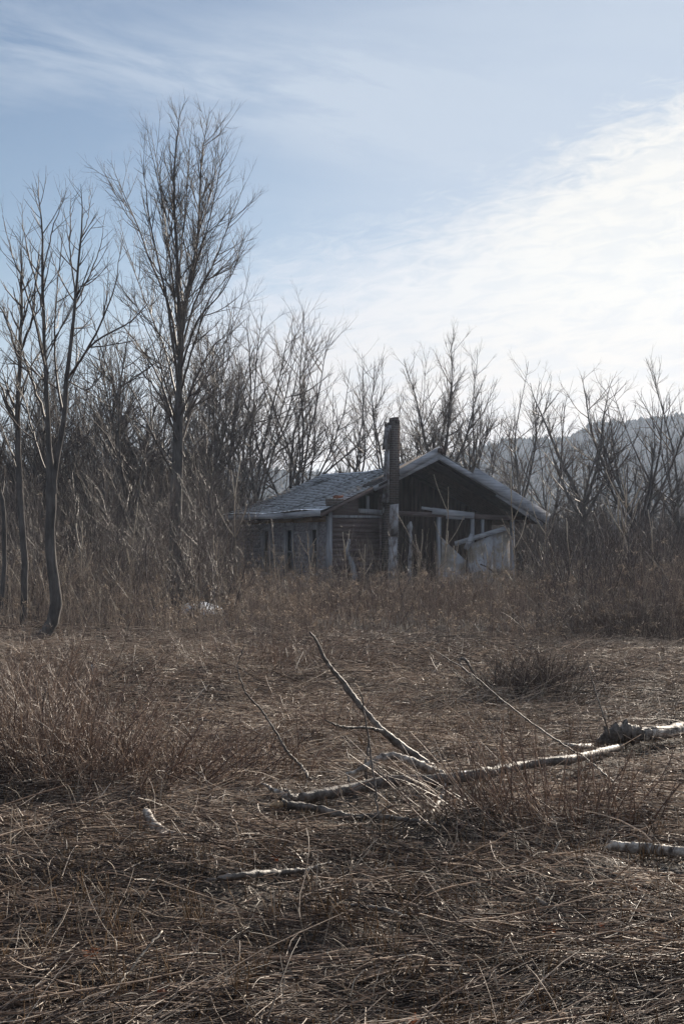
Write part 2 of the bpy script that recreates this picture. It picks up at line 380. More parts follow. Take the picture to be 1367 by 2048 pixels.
def foliate(P, R, rg, dens=1.0, ang=.55, l1=.42, trop=.10, rt=.0042, wig=.07, t0=.1, lv=3, lmax=9, tipang=.6, rb=.026):
    """side branches, twigs and tips on stems P,R -> branches, twigs"""
    br, tw = [], []
    p, d, L, r = spawn(P, R, 2.6 * dens, t0, .97, ang, l1, rb, rg, .5, 44, lmax=lmax)
    P1, R1 = levelgrow(p, d, L, r, 9, wig, trop, .22, rg); br.append((P1, R1))
    p, d, L, r = spawn(P1, R1, 3.6 * dens, .10, .97, tipang * .85, .48, .011, rg, .3, 26)
    P2, R2 = levelgrow(p, d, L, r, 6, wig * 1.3, trop * .9, .35, rg); br.append((P2, R2))
    if lv >= 3:
        p, d, L, r = spawn(P2, R2, 4.8 * dens, .1, .98, tipang, .45, rt * 1.2, rg, .16, 14)
        P3, R3 = levelgrow(p, d, L, r, 3, wig * 1.6, trop * .6, .6, rg); tw.append((P3, R3))
        if lv >= 4:
            p, d, L, r = spawn(P3, R3, 5 * dens, .2, 1, tipang, .5, rt, rg, .10, 6)
            P4, R4 = levelgrow(p, d, L, r, 2, wig * 1.6, .05, .8, rg); tw.append((P4, R4))
    # tips along the outer stem
    p, d, L, r = spawn(P, R, 2.2 * dens, .55, 1, tipang, .10, .007, rg, .3, 30)
    P5, R5 = levelgrow(p, d, L, r, 4, wig * 1.4, trop, .5, rg); tw.append((P5, R5))
    return br, tw

def wild_tree(px, Y, top, spec, seed, label, group=None, lean=0.0, name='bare_tree', cat='tree', base_off=0.0):
    """bare broadleaf tree at photo column px, depth Y metres, crown top at photo row top"""
    rg = np.random.default_rng(seed)
    x = (px - CX) / F * Y; H = CAMH + (HY - top) / F * Y + base_off
    base = (x, Y, float(gh(x, Y)) - .1 + 0.0)
    r0 = spec.get('r', .17) * H / 12
    fork = spec.get('fork', .3) * H; nl = spec.get('n', 4); spread = spec.get('spread', .3)
    th = np.array([base]); d = np.array([[lean * .6, rg.normal() * .05, 1.]])
    P0, R0 = levelgrow(th, d, np.array([fork]), np.array([r0]), 8, .045, .02, .82, rg)
    e = P0[0, -1]; dd = P0[0, -1] - P0[0, -2]
    az = rg.random() * 6.28 + np.arange(nl) * 6.28 / nl + rg.normal(size=nl) * .3
    sp = spread * (.35 + 1.1 * rg.random(nl)); sp[0] *= .35
    D = np.stack([np.cos(az) * sp + lean * 1.1, np.sin(az) * sp, np.ones(nl)], 1)
    Ls = (H - fork) * (.62 + .42 * rg.random(nl)); Ls[0] = (H - fork) * 1.02
    st = np.array([P0[0, -1 - (k % 3)] for k in range(nl)])
    P1, R1 = levelgrow(st, D, Ls, np.full(nl, r0 * .50) * (.75 + .4 * rg.random(nl)), 14, .065, .045, .10, rg)
    R1[:, 1:] = np.maximum(R1[:, 1:], .006)
    br, tw = foliate(P1, R1, rg, spec.get('dens', .85), spec.get('ang', .6), spec.get('l1', .36) * 1.15, spec.get('trop', .08) + .02, spec.get('rt', .0062), .08, .08, spec.get('lv', 3))
    # epicormic low branches
    p, dq, L, r = spawn(P0, R0, .9, .35, 1, .9, .6, .03, rg, .8, 8)
    if len(p):
        P6, R6 = levelgrow(p, dq, L, r, 8, .09, .05, .2, rg); br.append((P6, R6))
        p, dq, L, r = spawn(P6, R6, 3.5, .1, 1, .7, .4, .008, rg, .2, 16)
        P7, R7 = levelgrow(p, dq, L, r, 4, .1, .05, .5, rg); tw.append((P7, R7))
    return tree_obj(name, label, cat, group, base, [(P0, R0), (P1, R1)], br, tw)

# ================================================================== the setting
def sheet(name, xs, ys, zf, material, kind='structure'):
    X, Y = np.meshgrid(xs, ys); Z = zf(X, Y)
    V = np.stack([X, Y, Z], -1).reshape(-1, 3); ny, nx = X.shape
    i = np.arange(ny * nx).reshape(ny, nx)
    Q = np.stack([i[:-1, :-1], i[:-1, 1:], i[1:, 1:], i[1:, :-1]], -1).reshape(-1, 4)
    return tag(mesh_from(name, V, Q, material), kind=kind)
def grow_axis(lo, hi, fine, end, k=1.12):
    a = list(np.arange(lo, hi, fine)); s = fine
    while a[-1] < end: s *= k; a.append(a[-1] + s)
    return a
xp = grow_axis(0, 6.5, .09, 2600); xs = np.array([-v for v in xp[:0:-1]] + xp)
yb = grow_axis(0, .2, .2, 2550, 1.3); ys = np.array([-v + 3.5 for v in yb[:0:-1]] + grow_axis(3.5, 27, .09, 2600, 1.06))
ys = np.unique(np.round(ys, 4))
sheet('ground', xs, ys, gh, M_SOIL)

def ridge(px):
    return np.interp(px, [-900, -200, 0, 250, 450, 640, 760, 870, 900, 950, 1010, 1100, 1140, 1162, 1200, 1260, 1367, 1500, 2400],
                     [930, 925, 930, 936, 930, 945, 950, 934, 912, 893, 877, 875, 872, 858, 845, 842, 829, 812, 790])
HD = 700.0
def hill_z(X, Y):
    # the ridge stands 1500 m away; slopes fall toward the viewer and behind
    px = CX + X / HD * F
    H = CAMH + (HY - ridge(px)) / F * HD
    t = np.clip((Y - 300) / (HD - 300), 0, 1); b = np.clip((Y - HD) / 500, 0, 1)
    z = H * (t ** 1.25) * (1 - .6 * b) - 2
    return z + (t > .02) * (3.2 * vnoise(X / 45, Y / 45, 21, 3) * t * (1 - .65 * np.exp(-((Y - HD) / 60) ** 2)))
sheet('hill', np.arange(-480, 481, 6), np.concatenate([np.arange(300, 740, 6.5), np.arange(740, 1250, 30)]), hill_z, M_HILL)
rg = np.random.default_rng(77)
n = 9000
hx = rg.uniform(-330, 330, n); hy = HD - 240 * rg.random(n) ** 1.6 + 3
hx[:2600] = rg.uniform(-290, 290, 2600); hy[:2600] = HD + rg.normal(size=2600) * 3
hh = rg.uniform(1.3, 2.8, n) * (1 + .5 * (rg.random(n) > .93)); hz = hill_z(hx, hy)
P = np.zeros((n, 4, 3)); P[:, :, 0] = hx[:, None]; P[:, :, 1] = hy[:, None]
P[:, :, 2] = hz[:, None] - .8 + (hh[:, None] + .8) * np.array([0, .3, .7, 1.])
R = hh[:, None] * np.array([.10, .30, .22, .03]) * rg.uniform(.7, 1.3, (n, 1))
t = Tubes(); t.add(P, R, 5, rnd=rg.random(n), rough=.25, rg=rg)
tag(t.build('hill_trees', M_PINE), 'far trees standing close together along the hill and its ridge', 'far woods', kind='stuff')

# ================================================================== the house
TH = math.atan2(.48, .87)
HO = (-.43, 44.0, 0.0)
house = empty('derelict_house', HO, TH)
tag(house, 'abandoned wooden house with frosted sagging shingle roof and open gable front', 'house')
hr = np.random.default_rng(5)
HW, HL, EZ, RX = 7.4, 6.6, 2.66, 3.7
def ridge_z(v): return np.interp(v, [-1.1, -.3, .8, 2.2, 4, 6, 7.6], [4.72, 4.70, 4.52, 4.38, 4.30, 4.33, 4.36])
def eave_z(v): return 2.80 + .03 * np.sin(v * 1.3)
# long side wall, in bands round three narrow windows
wins = [(4.37, .52), (2.65, .52), (.92, .50)]
def sidewall():
    b = Boxes(); edges = [0.0]
    for c, w in sorted(wins): edges += [c - w / 2, c + w / 2]
    edges.append(HL)
    for i in range(len(edges) - 1):
        y0, y1 = edges[i], edges[i + 1]
        spans = [(-.4, .85), (2.28, EZ)] if i % 2 else [(-.4, EZ)]
        for z0, z1 in spans: b.box(0, .1, y0, y1, z0, z1)
    return b.build('side_wall', M_SHINGLEWALL, house)
sw = sidewall()
# shingle courses nailed on it: each course a row of separate small boards
sh = Boxes()
z = .05
while z < 2.42:
    y = .08 + hr.random() * .1
    while y < HL - .32:
        w = .11 + .12 * hr.random(); y2 = min(y + w, HL - .30)
        hit = any(y2 > c - ww / 2 - .06 and y < c + ww / 2 + .06 for c, ww in wins) and z + .16 > .80 and z < 2.36
        if not hit and hr.random() > .025:
            dz = hr.normal() * .006; lift = .012 + .012 * hr.random()
            v = [[-.004, y, z + .17], [-.004, y2 - .006, z + .17], [-.004 - lift - .012, y, z + dz], [-.004 - lift - .012, y2 - .006, z + dz]]
            v8 = [[v[2][0], y, z + dz], [v[2][0] + .012, y, z + dz], [v[2][0], y2 - .006, z + dz], [v[2][0] + .012, y2 - .006, z + dz],
                  [-.006, y, z + .17], [.0, y, z + .17], [-.006, y2 - .006, z + .17], [.0, y2 - .006, z + .17]]
            sh.hexa(np.array(v8)[[0, 4, 2, 6, 1, 5, 3, 7]])
        y = y2
    z += .135
sh.build('shingle_cladding', M_SHINGLEWALL, sw)
tb = Boxes()
y = 0
while y < HL:
    y2 = min(y + .5 + hr.random(), HL)
    tb.box(-.02, -.001, y, y2 - .01, 2.48 + hr.normal() * .012, EZ - .01); y = y2
tb.build('bare_top_board', M_TAN, sw)
for c, w in wins:
    wf = Boxes()
    wf.box(-.05, .04, c - w / 2 - .06, c - w / 2 + .02, .80, 2.36); wf.box(-.05, .04, c + w / 2 - .02, c + w / 2 + .06, .80, 2.36)
    wf.box(-.06, .04, c - w / 2 - .08, c + w / 2 + .08, 2.24, 2.38); wf.box(-.08, .04, c - w / 2 - .08, c + w / 2 + .08, .76, .84)
    wo = wf.build('window', M_GREYPOST, house)
    g = Boxes(); g.box(.05, .06, c - w / 2 + .02, c + w / 2 - .02, .84, 2.24); g.build('pane', M_GLASS, wo)
    s = Boxes()
    s.box(.015, .045, c - w / 2 + .02, c + w / 2 - .02, 1.52, 1.57)
    for e in (-1, 1): s.box(.015, .045, c + e * (w / 2 - .045) - .02, c + e * (w / 2 - .045) + .02, .84, 2.24)
    s.build('sash', M_GREYPOST, wo)
cb = Boxes()
cb.box(-.05, -.0, HL - .30, HL + .02, -.3, 2.5); cb.build('corner_board', M_GREYPOST, house)
cb = Boxes(); cb.box(-.035, .0, -.03, .08, -.3, EZ - .02); cb.build('corner_board', M_GREYPOST, house)
# back and far walls
bw = Boxes(); bw.box(.1, HW, HL - .1, HL, -.3, EZ); bw.box(HW - .1, HW, 1.9, HL - .1, -.3, EZ - .05)
bw.hexa(np.array([[.1, HL - .1, EZ + .002], [.1, HL, EZ + .002], [RX - .03, HL - .1, 4.2], [RX - .03, HL, 4.2], [HW, HL - .1, EZ + .002], [HW, HL, EZ + .002], [RX + .03, HL - .1, 4.2], [RX + .03, HL, 4.2]])[[0, 1, 2, 3, 4, 5, 6, 7]])
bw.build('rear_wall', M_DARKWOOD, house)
# front wall, left part: lap boards of reddish brown
fw = Boxes()
X1 = 1.98
fw.box(.1, X1, .02, .10, -.4, 2.62)
fwo = fw.build('front_wall', M_DARKWOOD, house)
cl = Boxes(); z = .0; k = 0
while z < 2.62:
    gap = k in (9,)
    xa, xb = .13, X1 - .12
    if k in (8, 9): xa = .13; xb = 1.05 if k == 8 else .8
    top = z + .165
    cl.hexa([[xa, -.035, z + hr.normal() * .004], [xa, -.008, top], [xa, .018, z], [xa, .018, top],
             [xb, -.035, z + hr.normal() * .004], [xb, -.008, top], [xb, .018, z], [xb, .018, top]])
    if k in (8, 9):
        cl.hexa([[xb + .3, -.03, z], [xb + .3, -.008, top], [xb + .3, .018, z], [xb + .3, .018, top],
                 [X1 - .12, -.03, z], [X1 - .12, -.008, top], [X1 - .12, .018, z], [X1 - .12, .018, top]])
    z += .152; k += 1
cl.build('clapboard', M_CLAP, fwo)
# boards over the lap siding up to the rake, open slots beside the chimney
gp = Boxes()
gp.hexa([[.12, -.03, 2.64], [.12, .05, 2.64], [.12, -.03, 2.80], [.12, .05, 2.80], [1.05, -.03, 2.64], [1.05, .05, 2.64], [1.05, -.03, 3.20], [1.05, .05, 3.20]])
gp.build('gable_board', M_CLAP, fwo)
tr = Boxes()
tr.box(.10, X1, -.06, -.036, 2.60, 2.68)
tr.hexa([[1.06, -.07, 2.76], [1.06, -.04, 2.76], [1.06, -.07, 2.90], [1.06, -.04, 2.90], [1.96, -.07, 2.70], [1.96, -.04, 2.70], [1.96, -.07, 2.86], [1.96, -.04, 2.86]])
tr.box(1.36, 1.46, -.04, .02, 2.86, 3.3)
tr.box(.0, .12, -.055, -.001, -.3, 2.78)
tr.build('trim_board', M_GREYPOST, fwo)
ps = Boxes(); ps.box(X1 - .16, X1 - .06, -.06, .07, -.3, 3.55); ps.build('post', M_CLAP, house)
# hanging torn strip of wallpaper-pale board in front of the wall
ts = Tubes(); c = np.array([[.70, -.10, 1.95], [.66, -.11, 1.75], [.62, -.12, 1.55], [.72, -.13, 1.3], [.82, -.14, 1.0], [.86, -.14, .6], [.90, -.14, .1]])
ts.add(resample(c, 18, hr, .012), np.interp(np.linspace(0, 1, 18), [0, .1, .25, .5, .8, 1], [.05, .09, .07, .10, .12, .10]), 6, flat=.2, rough=.12, rg=hr)
ts.build('peeling_strip', M_GREYPOST, fwo)
# open porch: back wall, ceiling-high, of dark vertical planks
pb = Boxes(); x = 1.9
while x < HW - .05:
    w = .16 + .07 * hr.random(); x2 = min(x + w, HW - .02)
    top = 2.72 + max(0, min((x - .1) * .47, (HW - x) * .47)) - .15
    pb.box(x, x2 - .008, 1.80 + hr.random() * .012, 1.88, -.3, top); x = x2
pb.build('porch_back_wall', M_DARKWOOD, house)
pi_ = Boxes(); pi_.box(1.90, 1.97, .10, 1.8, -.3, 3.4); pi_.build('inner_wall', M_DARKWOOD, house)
# beam across the gable mouth
bm_ = Boxes(); bm_.plank((2.0, -.02, 2.78), (HW - .1, -.02, 2.66), .15, .09)
bmo = bm_.build('beam', M_CLAP, house)
b2 = Boxes(); b2.plank((3.75, -.10, 2.86), (5.35, -.10, 2.72), .20, .05); b2.plank((3.35, -.09, 2.95), (4.2, -.09, 2.85), .09, .03); b2.plank((4.3, -.07, 2.66), (5.0, -.07, 2.63), .10, .03)
b2.build('loose_board', M_GREYWOOD, bmo)
for xx, w_, zt in ((4.05, .12, 2.7), (5.35, .10, 2.65), (6.95, .13, 2.62), (5.75, .07, 2.6)):
    q = Boxes(); q.box(xx - w_ / 2, xx + w_ / 2, -.06, .05, -.3, zt); q.build('post', M_GREYPOST, house)
# patched lower front: stained plywood sheets of uneven height
pl = Boxes()
pl.hexa([[4.12, -.09, -.3], [4.12, -.07, -.3], [4.12, -.09, 2.0], [4.12, -.07, 2.0], [5.05, -.09, -.3], [5.05, -.07, -.3], [5.05, -.09, 1.25], [5.05, -.07, 1.25]])
pl.hexa([[5.10, -.12, -.3], [5.10, -.10, -.3], [5.10, -.12, 1.75], [5.10, -.10, 1.75], [6.1, -.12, -.3], [6.1, -.10, -.3], [6.1, -.12, 2.10], [6.1, -.10, 2.10]])
pl.hexa([[6.12, -.09, -.3], [6.12, -.07, -.3], [6.12, -.09, 2.25], [6.12, -.07, 2.25], [6.80, -.09, -.3], [6.80, -.07, -.3], [6.80, -.09, 2.36], [6.80, -.07, 2.36]])
pl.build('plywood_sheet', M_PLY, house)
db = Boxes(); db.plank((4.55, -.2, 1.80), (6.55, -.2, 2.32), .15, .04); db.plank((4.95, -.23, 1.62), (5.2, -.23, 2.1), .18, .03)
db.build('slanting_board', M_GREYWOOD, house)
# ---- roof: stepped shingle courses, thick deck, boards
def slope(name, x_e, x_r, v0, v1, rows, cols, sag=True):
    """stepped courses from eave x_e to ridge x_r"""
    vs = np.linspace(v0, v1, cols); V = []; Q = []; Rn = []
    rj = hr.normal(size=(rows, cols)) * .007
    for k in range(rows):
        t0, t1 = k / rows, (k + 1) / rows
        for (t, dz) in ((t0, .034), (t1 + .01, .004)):
            for j, v in enumerate(vs):
                ez = eave_z(v) if x_e < x_r else 2.66
                zz = ez * (1 - t) + ridge_z(v) * t - .07 * math.sin(pi * t) * (1 if sag else .2) * (.5 + .5 * math.sin(v * .9 + 1))
                V.append([x_e + (x_r - x_e) * t, v, zz + dz + (rj[k, j] if dz > .01 else 0)]); Rn.append(hr.random())
    V = np.array(V); n_ = cols
    for k in range(rows):
        a = 2 * k * n_; b = a + n_
        for j in range(n_ - 1):
            Q.append([a + j, a + j + 1, b + j + 1, b + j])
            if k: Q.append([a - n_ + j, a - n_ + j + 1, a + j + 1, a + j])
    Q = np.array(Q); mi = np.array([1 if abs(q[2] - q[1]) == n_ and (min(q) // n_) % 2 == 1 else 0 for q in Q])
    if x_e > x_r: Q = Q[:, ::-1]
    o = mesh_from(name, V, Q, None, None, Rn, False, mats=[M_ROOF, M_ROOFDARK], midx=mi)
    return o
roof = empty('roof'); roof.parent = house
for xe, v0 in ((-.40, -.32), (HW + .45, -.62)):
    o = slope('shingle_courses', xe, RX, v0, 7.35, 23, 60); o.parent = roof
dk = Boxes()
for xe in (-.40, HW + .45):
    vv = np.linspace(-.30 if xe < 0 else -.60, 7.33, 20)
    for a, b in zip(vv[:-1], vv[1:]):
        ez = (lambda v: eave_z(v)) if xe < 0 else (lambda v: 2.66)
        pts = []
        for x_, zf in ((xe, ez), (RX, ridge_z)):
            for v in (a, b):
                pts += [[x_, v, zf(v) - .17 - (.02 if x_ != RX else 0)], [x_, v, zf(v) - .05]]
        pts = np.array(pts); dk.hexa(pts)
dk.build('roof_deck', M_ROOFDARK, roof)
# eave board in two lengths, the nearer one slipped
fb = Boxes()
fb.plank((-.44, 2.2, 2.70), (-.44, 7.36, 2.72), .17, .04); fb.plank((-.47, -.34, 2.74), (-.47, 2.12, 2.68), .19, .04)
fb.build('eave_board', M_GREYWOODY, roof)
# porch roof over the right of the chimney, standing forward, with wide pale bargeboards
br_ = Boxes()
br_.plank((-.44, -.36, 2.66), (1.75, -.36, 3.66), .10, .04, (-.4, 0, 1))
br_.build('rake_board', M_CLAP, roof)
bg_ = Boxes()
bg_.plank((2.05, -.55, 3.80), (RX + .05, -.62, 4.60), .16, .05, (-.4, 0, 1))
bg_.plank((2.2, -.60, 3.99), (RX + .0, -.66, 4.80), .23, .03, (-.4, 0, 1))
bg_.plank((1.35, -.50, 3.50), (2.3, -.55, 3.93), .16, .05, (-.4, 0, 1))
bg_.plank((RX - .05, -.62, 4.58), (6.1, -.62, 3.42), .17, .05, (.4, 0, 1))
bg_.plank((5.9, -.60, 3.42), (7.75, -.60, 2.44), .13, .05, (.4, 0, 1))
bg_.plank((4.95, -.68, 4.10), (7.95, -.68, 2.63), .36, .035, (.4, 0, 1))
bgo = bg_.build('bargeboard', M_GREYWOOD, roof)
pd = Boxes()
for xa, za, xb, zb in ((1.5, 3.62, RX, 4.66), (RX, 4.66, 7.9, 2.68)):
    pd.hexa([[xa, -.60, za - .05], [xa, -.60, za + .03], [xa, .5, za - .05], [xa, .5, za + .03], [xb, -.60, zb - .05], [xb, -.60, zb + .03], [xb, .5, zb - .05], [xb, .5, zb + .03]])
pd.build('porch_roof_deck', M_ROOFDARK, roof)
rc = Boxes(); rc.hexa([[RX - .12, -.72, 4.70], [RX - .1, -.72, 4.84], [RX - .12, .0, 4.66], [RX - .1, .0, 4.78], [RX + .14, -.72, 4.64], [RX + .08, -.72, 4.82], [RX + .14, .0, 4.62], [RX + .08, .0, 4.76]])
rc.build('ridge_cap', M_DARKWOOD, roof)
rf = Boxes()
for k in range(7):
    v = .4 + k * .2
    rf.plank((2.1, v, 3.62), (RX, v, 4.36), .12, .05, (-.4, 0, 1)); rf.plank((RX, v, 4.36), (HW, v, 2.66), .12, .05, (.4, 0, 1))
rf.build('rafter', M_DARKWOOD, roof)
# small brick stub at the roof corner
bs_ = Boxes()
bs_.box(-.05, .40, -.30, .02, 2.9, 3.18, jit=.01, rg=hr); st_ = bs_.build('brick_stub', M_BRICK, roof)
b3 = Boxes(); b3.box(.12, .34, -.34, -.1, 3.19, 3.28, jit=.012, rg=hr); b3.build('loose_brick', M_REDBRICK, st_)
# tall chimney in front of the wall
ch = Boxes()
CX_ = 2.02
lv_ = [(-.4, .30, .30), (2.9, .24, .26), (3.7, .22, .25), (5.60, .20, .24)]
def chim_block(z0, z1, a0, b0, a1, b1, lean0, lean1):
    cx0, cx1, cy = CX_ + lean0, CX_ + lean1, -.42
    ch.hexa([[cx0 - a0, cy - b0, z0], [cx1 - a1, cy - b1, z1], [cx0 - a0, cy + b0, z0], [cx1 - a1, cy + b1, z1],
             [cx0 + a0, cy - b0, z0], [cx1 + a1, cy - b1, z1], [cx0 + a0, cy + b0, z0], [cx1 + a1, cy + b1, z1]])
chim_block(-.4, 2.9, .18, .25, .16, .235, -.06, -.02)
chim_block(2.905, 5.52, .155, .225, .135, .21, -.02, .07)
for k in range(9):   # broken crown, course by course
    w = .165 - .02 * (k % 2); a = -.165 + (k * 2 + 0) * 0.0183
cho = ch.build('chimney', M_BRICK, house)
cc = Boxes()
for (a, b, z1) in ((-.10, .03, 5.60), (-.0, .16, 5.76), (.06, .23, 5.68)):
    cc.box(CX_ + a, CX_ + b, -.62 + hr.random() * .05, -.28, 5.525, z1, jit=.008, rg=hr)
cc.build('broken_crown', M_BRICK, cho)
cp = Boxes(); _hx = cp.hexa
def _sh(v, M=None):
    v = np.array(v, float); v[:, 0] = v[:, 0] - .25 + .025 * (v[:, 0] > 2.1) * 0; v[:, 1] += .045; _hx(v, M)
cp.hexa = _sh
# pale metal and plaster skin on the left face, flaking render lower down on the front
cp.hexa([[2.055, -.66, 4.75], [2.155, -.66, 5.50], [2.055, -.26, 4.75], [2.155, -.26, 5.50], [2.075, -.66, 4.75], [2.170, -.66, 5.50], [2.075, -.26, 4.75], [2.170, -.26, 5.50]])
cp.hexa([[2.02, -.70, 3.1], [2.05, -.68, 4.7], [2.02, -.35, 3.1], [2.05, -.42, 4.7], [2.055, -.70, 3.1], [2.08, -.68, 4.7], [2.055, -.35, 3.1], [2.08, -.42, 4.7]])
cp.hexa([[2.03, -.745, 2.05], [2.06, -.735, 3.0], [2.03, -.735, 2.05], [2.06, -.725, 3.0], [2.34, -.745, 2.05], [2.38, -.735, 3.05], [2.34, -.735, 2.05], [2.38, -.725, 3.05]])
cp.hexa([[1.96, -.76, -.3], [2.02, -.75, 2.0], [1.96, -.735, -.3], [2.02, -.74, 2.0], [2.30, -.76, -.3], [2.32, -.75, 2.0], [2.30, -.735, -.3], [2.32, -.74, 2.0]])
(lambda *a: 0)([[1.97, -.735, -.3], [2.0, -.73, 2.9], [1.97, -.20, -.3], [2.0, -.20, 2.9], [1.995, -.735, -.3], [2.03, -.73, 2.9], [1.995, -.20, -.3], [2.03, -.20, 2.9]])
for i in range(26):   # flakes hanging on
    z_ = 2.6 + 2.9 * hr.random(); lx = 2.03 + (z_ - 3) * .035
    y_ = -.72 + .35 * hr.random(); s1 = .03 + .05 * hr.random()
    cp.box(lx - .03, lx + .02, y_, y_ + s1 * 1.2, z_, z_ + s1 * 2.6, jit=.012, rg=hr)
cp.build('pale_render', M_PLASTER, cho)
tw_ = Tubes(); tw_.add(resample(np.array([[2.62, -.6, 2.5], [2.58, -.62, 2.2], [2.64, -.6, 1.8], [2.60, -.58, 1.2], [2.62, -.6, .3]]), 14, hr, .01), np.interp(np.linspace(0, 1, 14), [0, .08, .15, .3, 1], [.03, .13, .07, .06, .07]), 6, flat=.25, rough=.15, rg=hr)
tw_.build('torn_flashing', M_PLASTER, cho)

# heap of broken panels in front of the porch
junk = empty('debris_heap', (5.2 * .87 - .43 + .3, 44 + 5.2 * .48 - 1.0, 0), TH); tag(junk, 'heap of pale broken panels lying in weeds before the porch', 'rubble')
j1 = Boxes(); j1.plank((-.9, 0, .55), (.1, 0, .75), .42, .04, (0, -.4, 1)); j1.plank((-.1, .1, .3), (.75, .1, .45), .55, .05, (.2, -.3, 1)); j1.build('panel', M_PLY, junk)
j2 = Tubes(); j2.add(resample(np.array([[-.1, -.2, 1.15], [.25, -.2, 1.0], [.45, -.2, .8], [.35, -.2, .55], [.05, -.2, .3]]), 14), np.full(14, .022), 5); j2.build('bent_rim', M_DARKWOOD, junk)

# ================================================================== trees
# --- the tall tree, stem by stem
rg = np.random.default_rng(11)
Y0 = 36.0
mains = [
 [(352, 1250, 0, .20), (351, 1130, 0, .165), (352, 1000, 0, .15), (357, 900, 0, .138), (358, 780, 0, .118), (362, 690, 0, .10), (366, 640, 0, .085), (380, 560, .2, .07), (395, 480, .3, .05), (400, 390, .3, .035), (404, 310, .4, .02), (420, 222, .4, .006)],
 [(362, 700, 0, .10), (357, 600, -.1, .07), (354, 500, -.2, .055), (348, 400, -.2, .042), (350, 320, -.2, .03), (357, 250, -.2, .016), (361, 205, -.2, .005)]]
stems1 = [pxstem(s, Y0, 26, rg, .006) for s in mains]
for a in stems1: a[:, 3] = np.where(a[:, 3] < .12, a[:, 3] * .72, a[:, 3])
limbs = [
 [(357, 720, .1, .07), (345, 640, .3, .055), (330, 590, .5, .045), (300, 520, .8, .035), (275, 450, .9, .024), (240, 370, 1.0, .014), (222, 320, 1., .005)],
 [(355, 760, -.1, .06), (340, 640, -.4, .05), (325, 560, -.7, .04), (305, 470, -.8, .028), (292, 380, -.9, .018), (280, 300, -.9, .005)],
 [(358, 680, -.1, .05), (345, 560, .1, .04), (330, 450, .4, .028), (318, 350, .6, .018), (300, 250, .7, .005)],
 [(368, 640, 0, .045), (360, 520, .6, .034), (370, 430, .9, .024), (376, 330, 1., .014), (385, 235, 1., .005)],
 [(365, 690, .1, .055), (392, 600, .5, .04), (430, 520, .8, .028), (465, 430, 1., .016), (490, 365, 1.1, .005)],
 [(362, 740, -.2, .05), (395, 640, -.6, .036), (440, 590, -.9, .024), (475, 520, -1., .014), (492, 450, -1., .005)],
 [(380, 570, 0, .035), (410, 470, -.5, .026), (432, 380, -.7, .016), (450, 300, -.8, .010), (462, 268, -.8, .004)],
 [(395, 480, .2, .03), (420, 390, .6, .02), (435, 310, .7, .012), (444, 225, .7, .004)],
 [(352, 500, 0, .032), (325, 400, -.3, .022), (305, 310, -.5, .012), (290, 235, -.6, .004)],
 [(350, 850, .1, .055), (320, 760, .5, .04), (275, 690, 1.0, .026), (235, 640, 1.3, .014), (205, 610, 1.5, .005)],
 [(354, 880, -.2, .05), (325, 800, -.7, .036), (280, 740, -1.1, .022), (240, 700, -1.3, .006)],
 [(360, 860, .1, .05), (395, 780, .5, .036), (440, 700, .9, .022), (480, 620, 1.1, .012), (500, 545, 1.2, .004)],
 [(361, 830, -.2, .045), (400, 740, -.6, .032), (430, 690, -.9, .02), (470, 660, -1., .006)],
 [(356, 940, 0, .045), (385, 900, .4, .03), (430, 850, .8, .02), (470, 830, 1., .006)],
 [(350, 930, 0, .04), (320, 890, .5, .028), (285, 850, .8, .018), (250, 840, 1., .006)],
 [(354, 800, 0, .05), (330, 700, .8, .036), (290, 600, 1.3, .024), (262, 520, 1.5, .014), (238, 440, 1.6, .005)],
 [(362, 780, 0, .05), (388, 690, -.8, .036), (418, 600, -1.2, .024), (450, 560, -1.4, .014), (478, 500, -1.5, .005)],
 [(353, 850, 0, .045), (335, 780, -.9, .034), (312, 700, -1.4, .024), (285, 640, -1.6, .014), (262, 575, -1.8, .005)],
 [(359, 900, 0, .045), (385, 820, .9, .032), (410, 760, 1.3, .022), (455, 720, 1.5, .012), (500, 660, 1.6, .005)],
 [(352, 960, 0, .04), (310, 880, -.6, .03), (270, 790, -1., .02), (225, 730, -1.2, .006)]]
L1 = [pxstem(s, Y0, 18, rg, .008) for s in limbs]
for a in L1: a[:, 3] *= .62
PL = np.array([a[:, :3] for a in L1]); RL = np.array([a[:, 3] for a in L1])
PS = np.array([a[:, :3] for a in stems1]); RS = np.array([a[:, 3] for a in stems1])
b1, t1 = foliate(PL, RL, rg, 1.05, .62, .44, .06, .0044, .05, .05, 4, lmax=2.8, rb=.014)
b2, t2 = foliate(PS, RS, rg, 1.15, .62, .22, .085, .0046, .055, .40, 4, lmax=2.8, rb=.014)
tree_obj('bare_tree', 'tallest bare tree, its straight trunk splitting into a narrow upswept crown', 'tree', None, (stems1[0][0][0], Y0, 0), [(PS, RS)], [(PL, RL)] + b1 + b2, t1 + t2, 9)

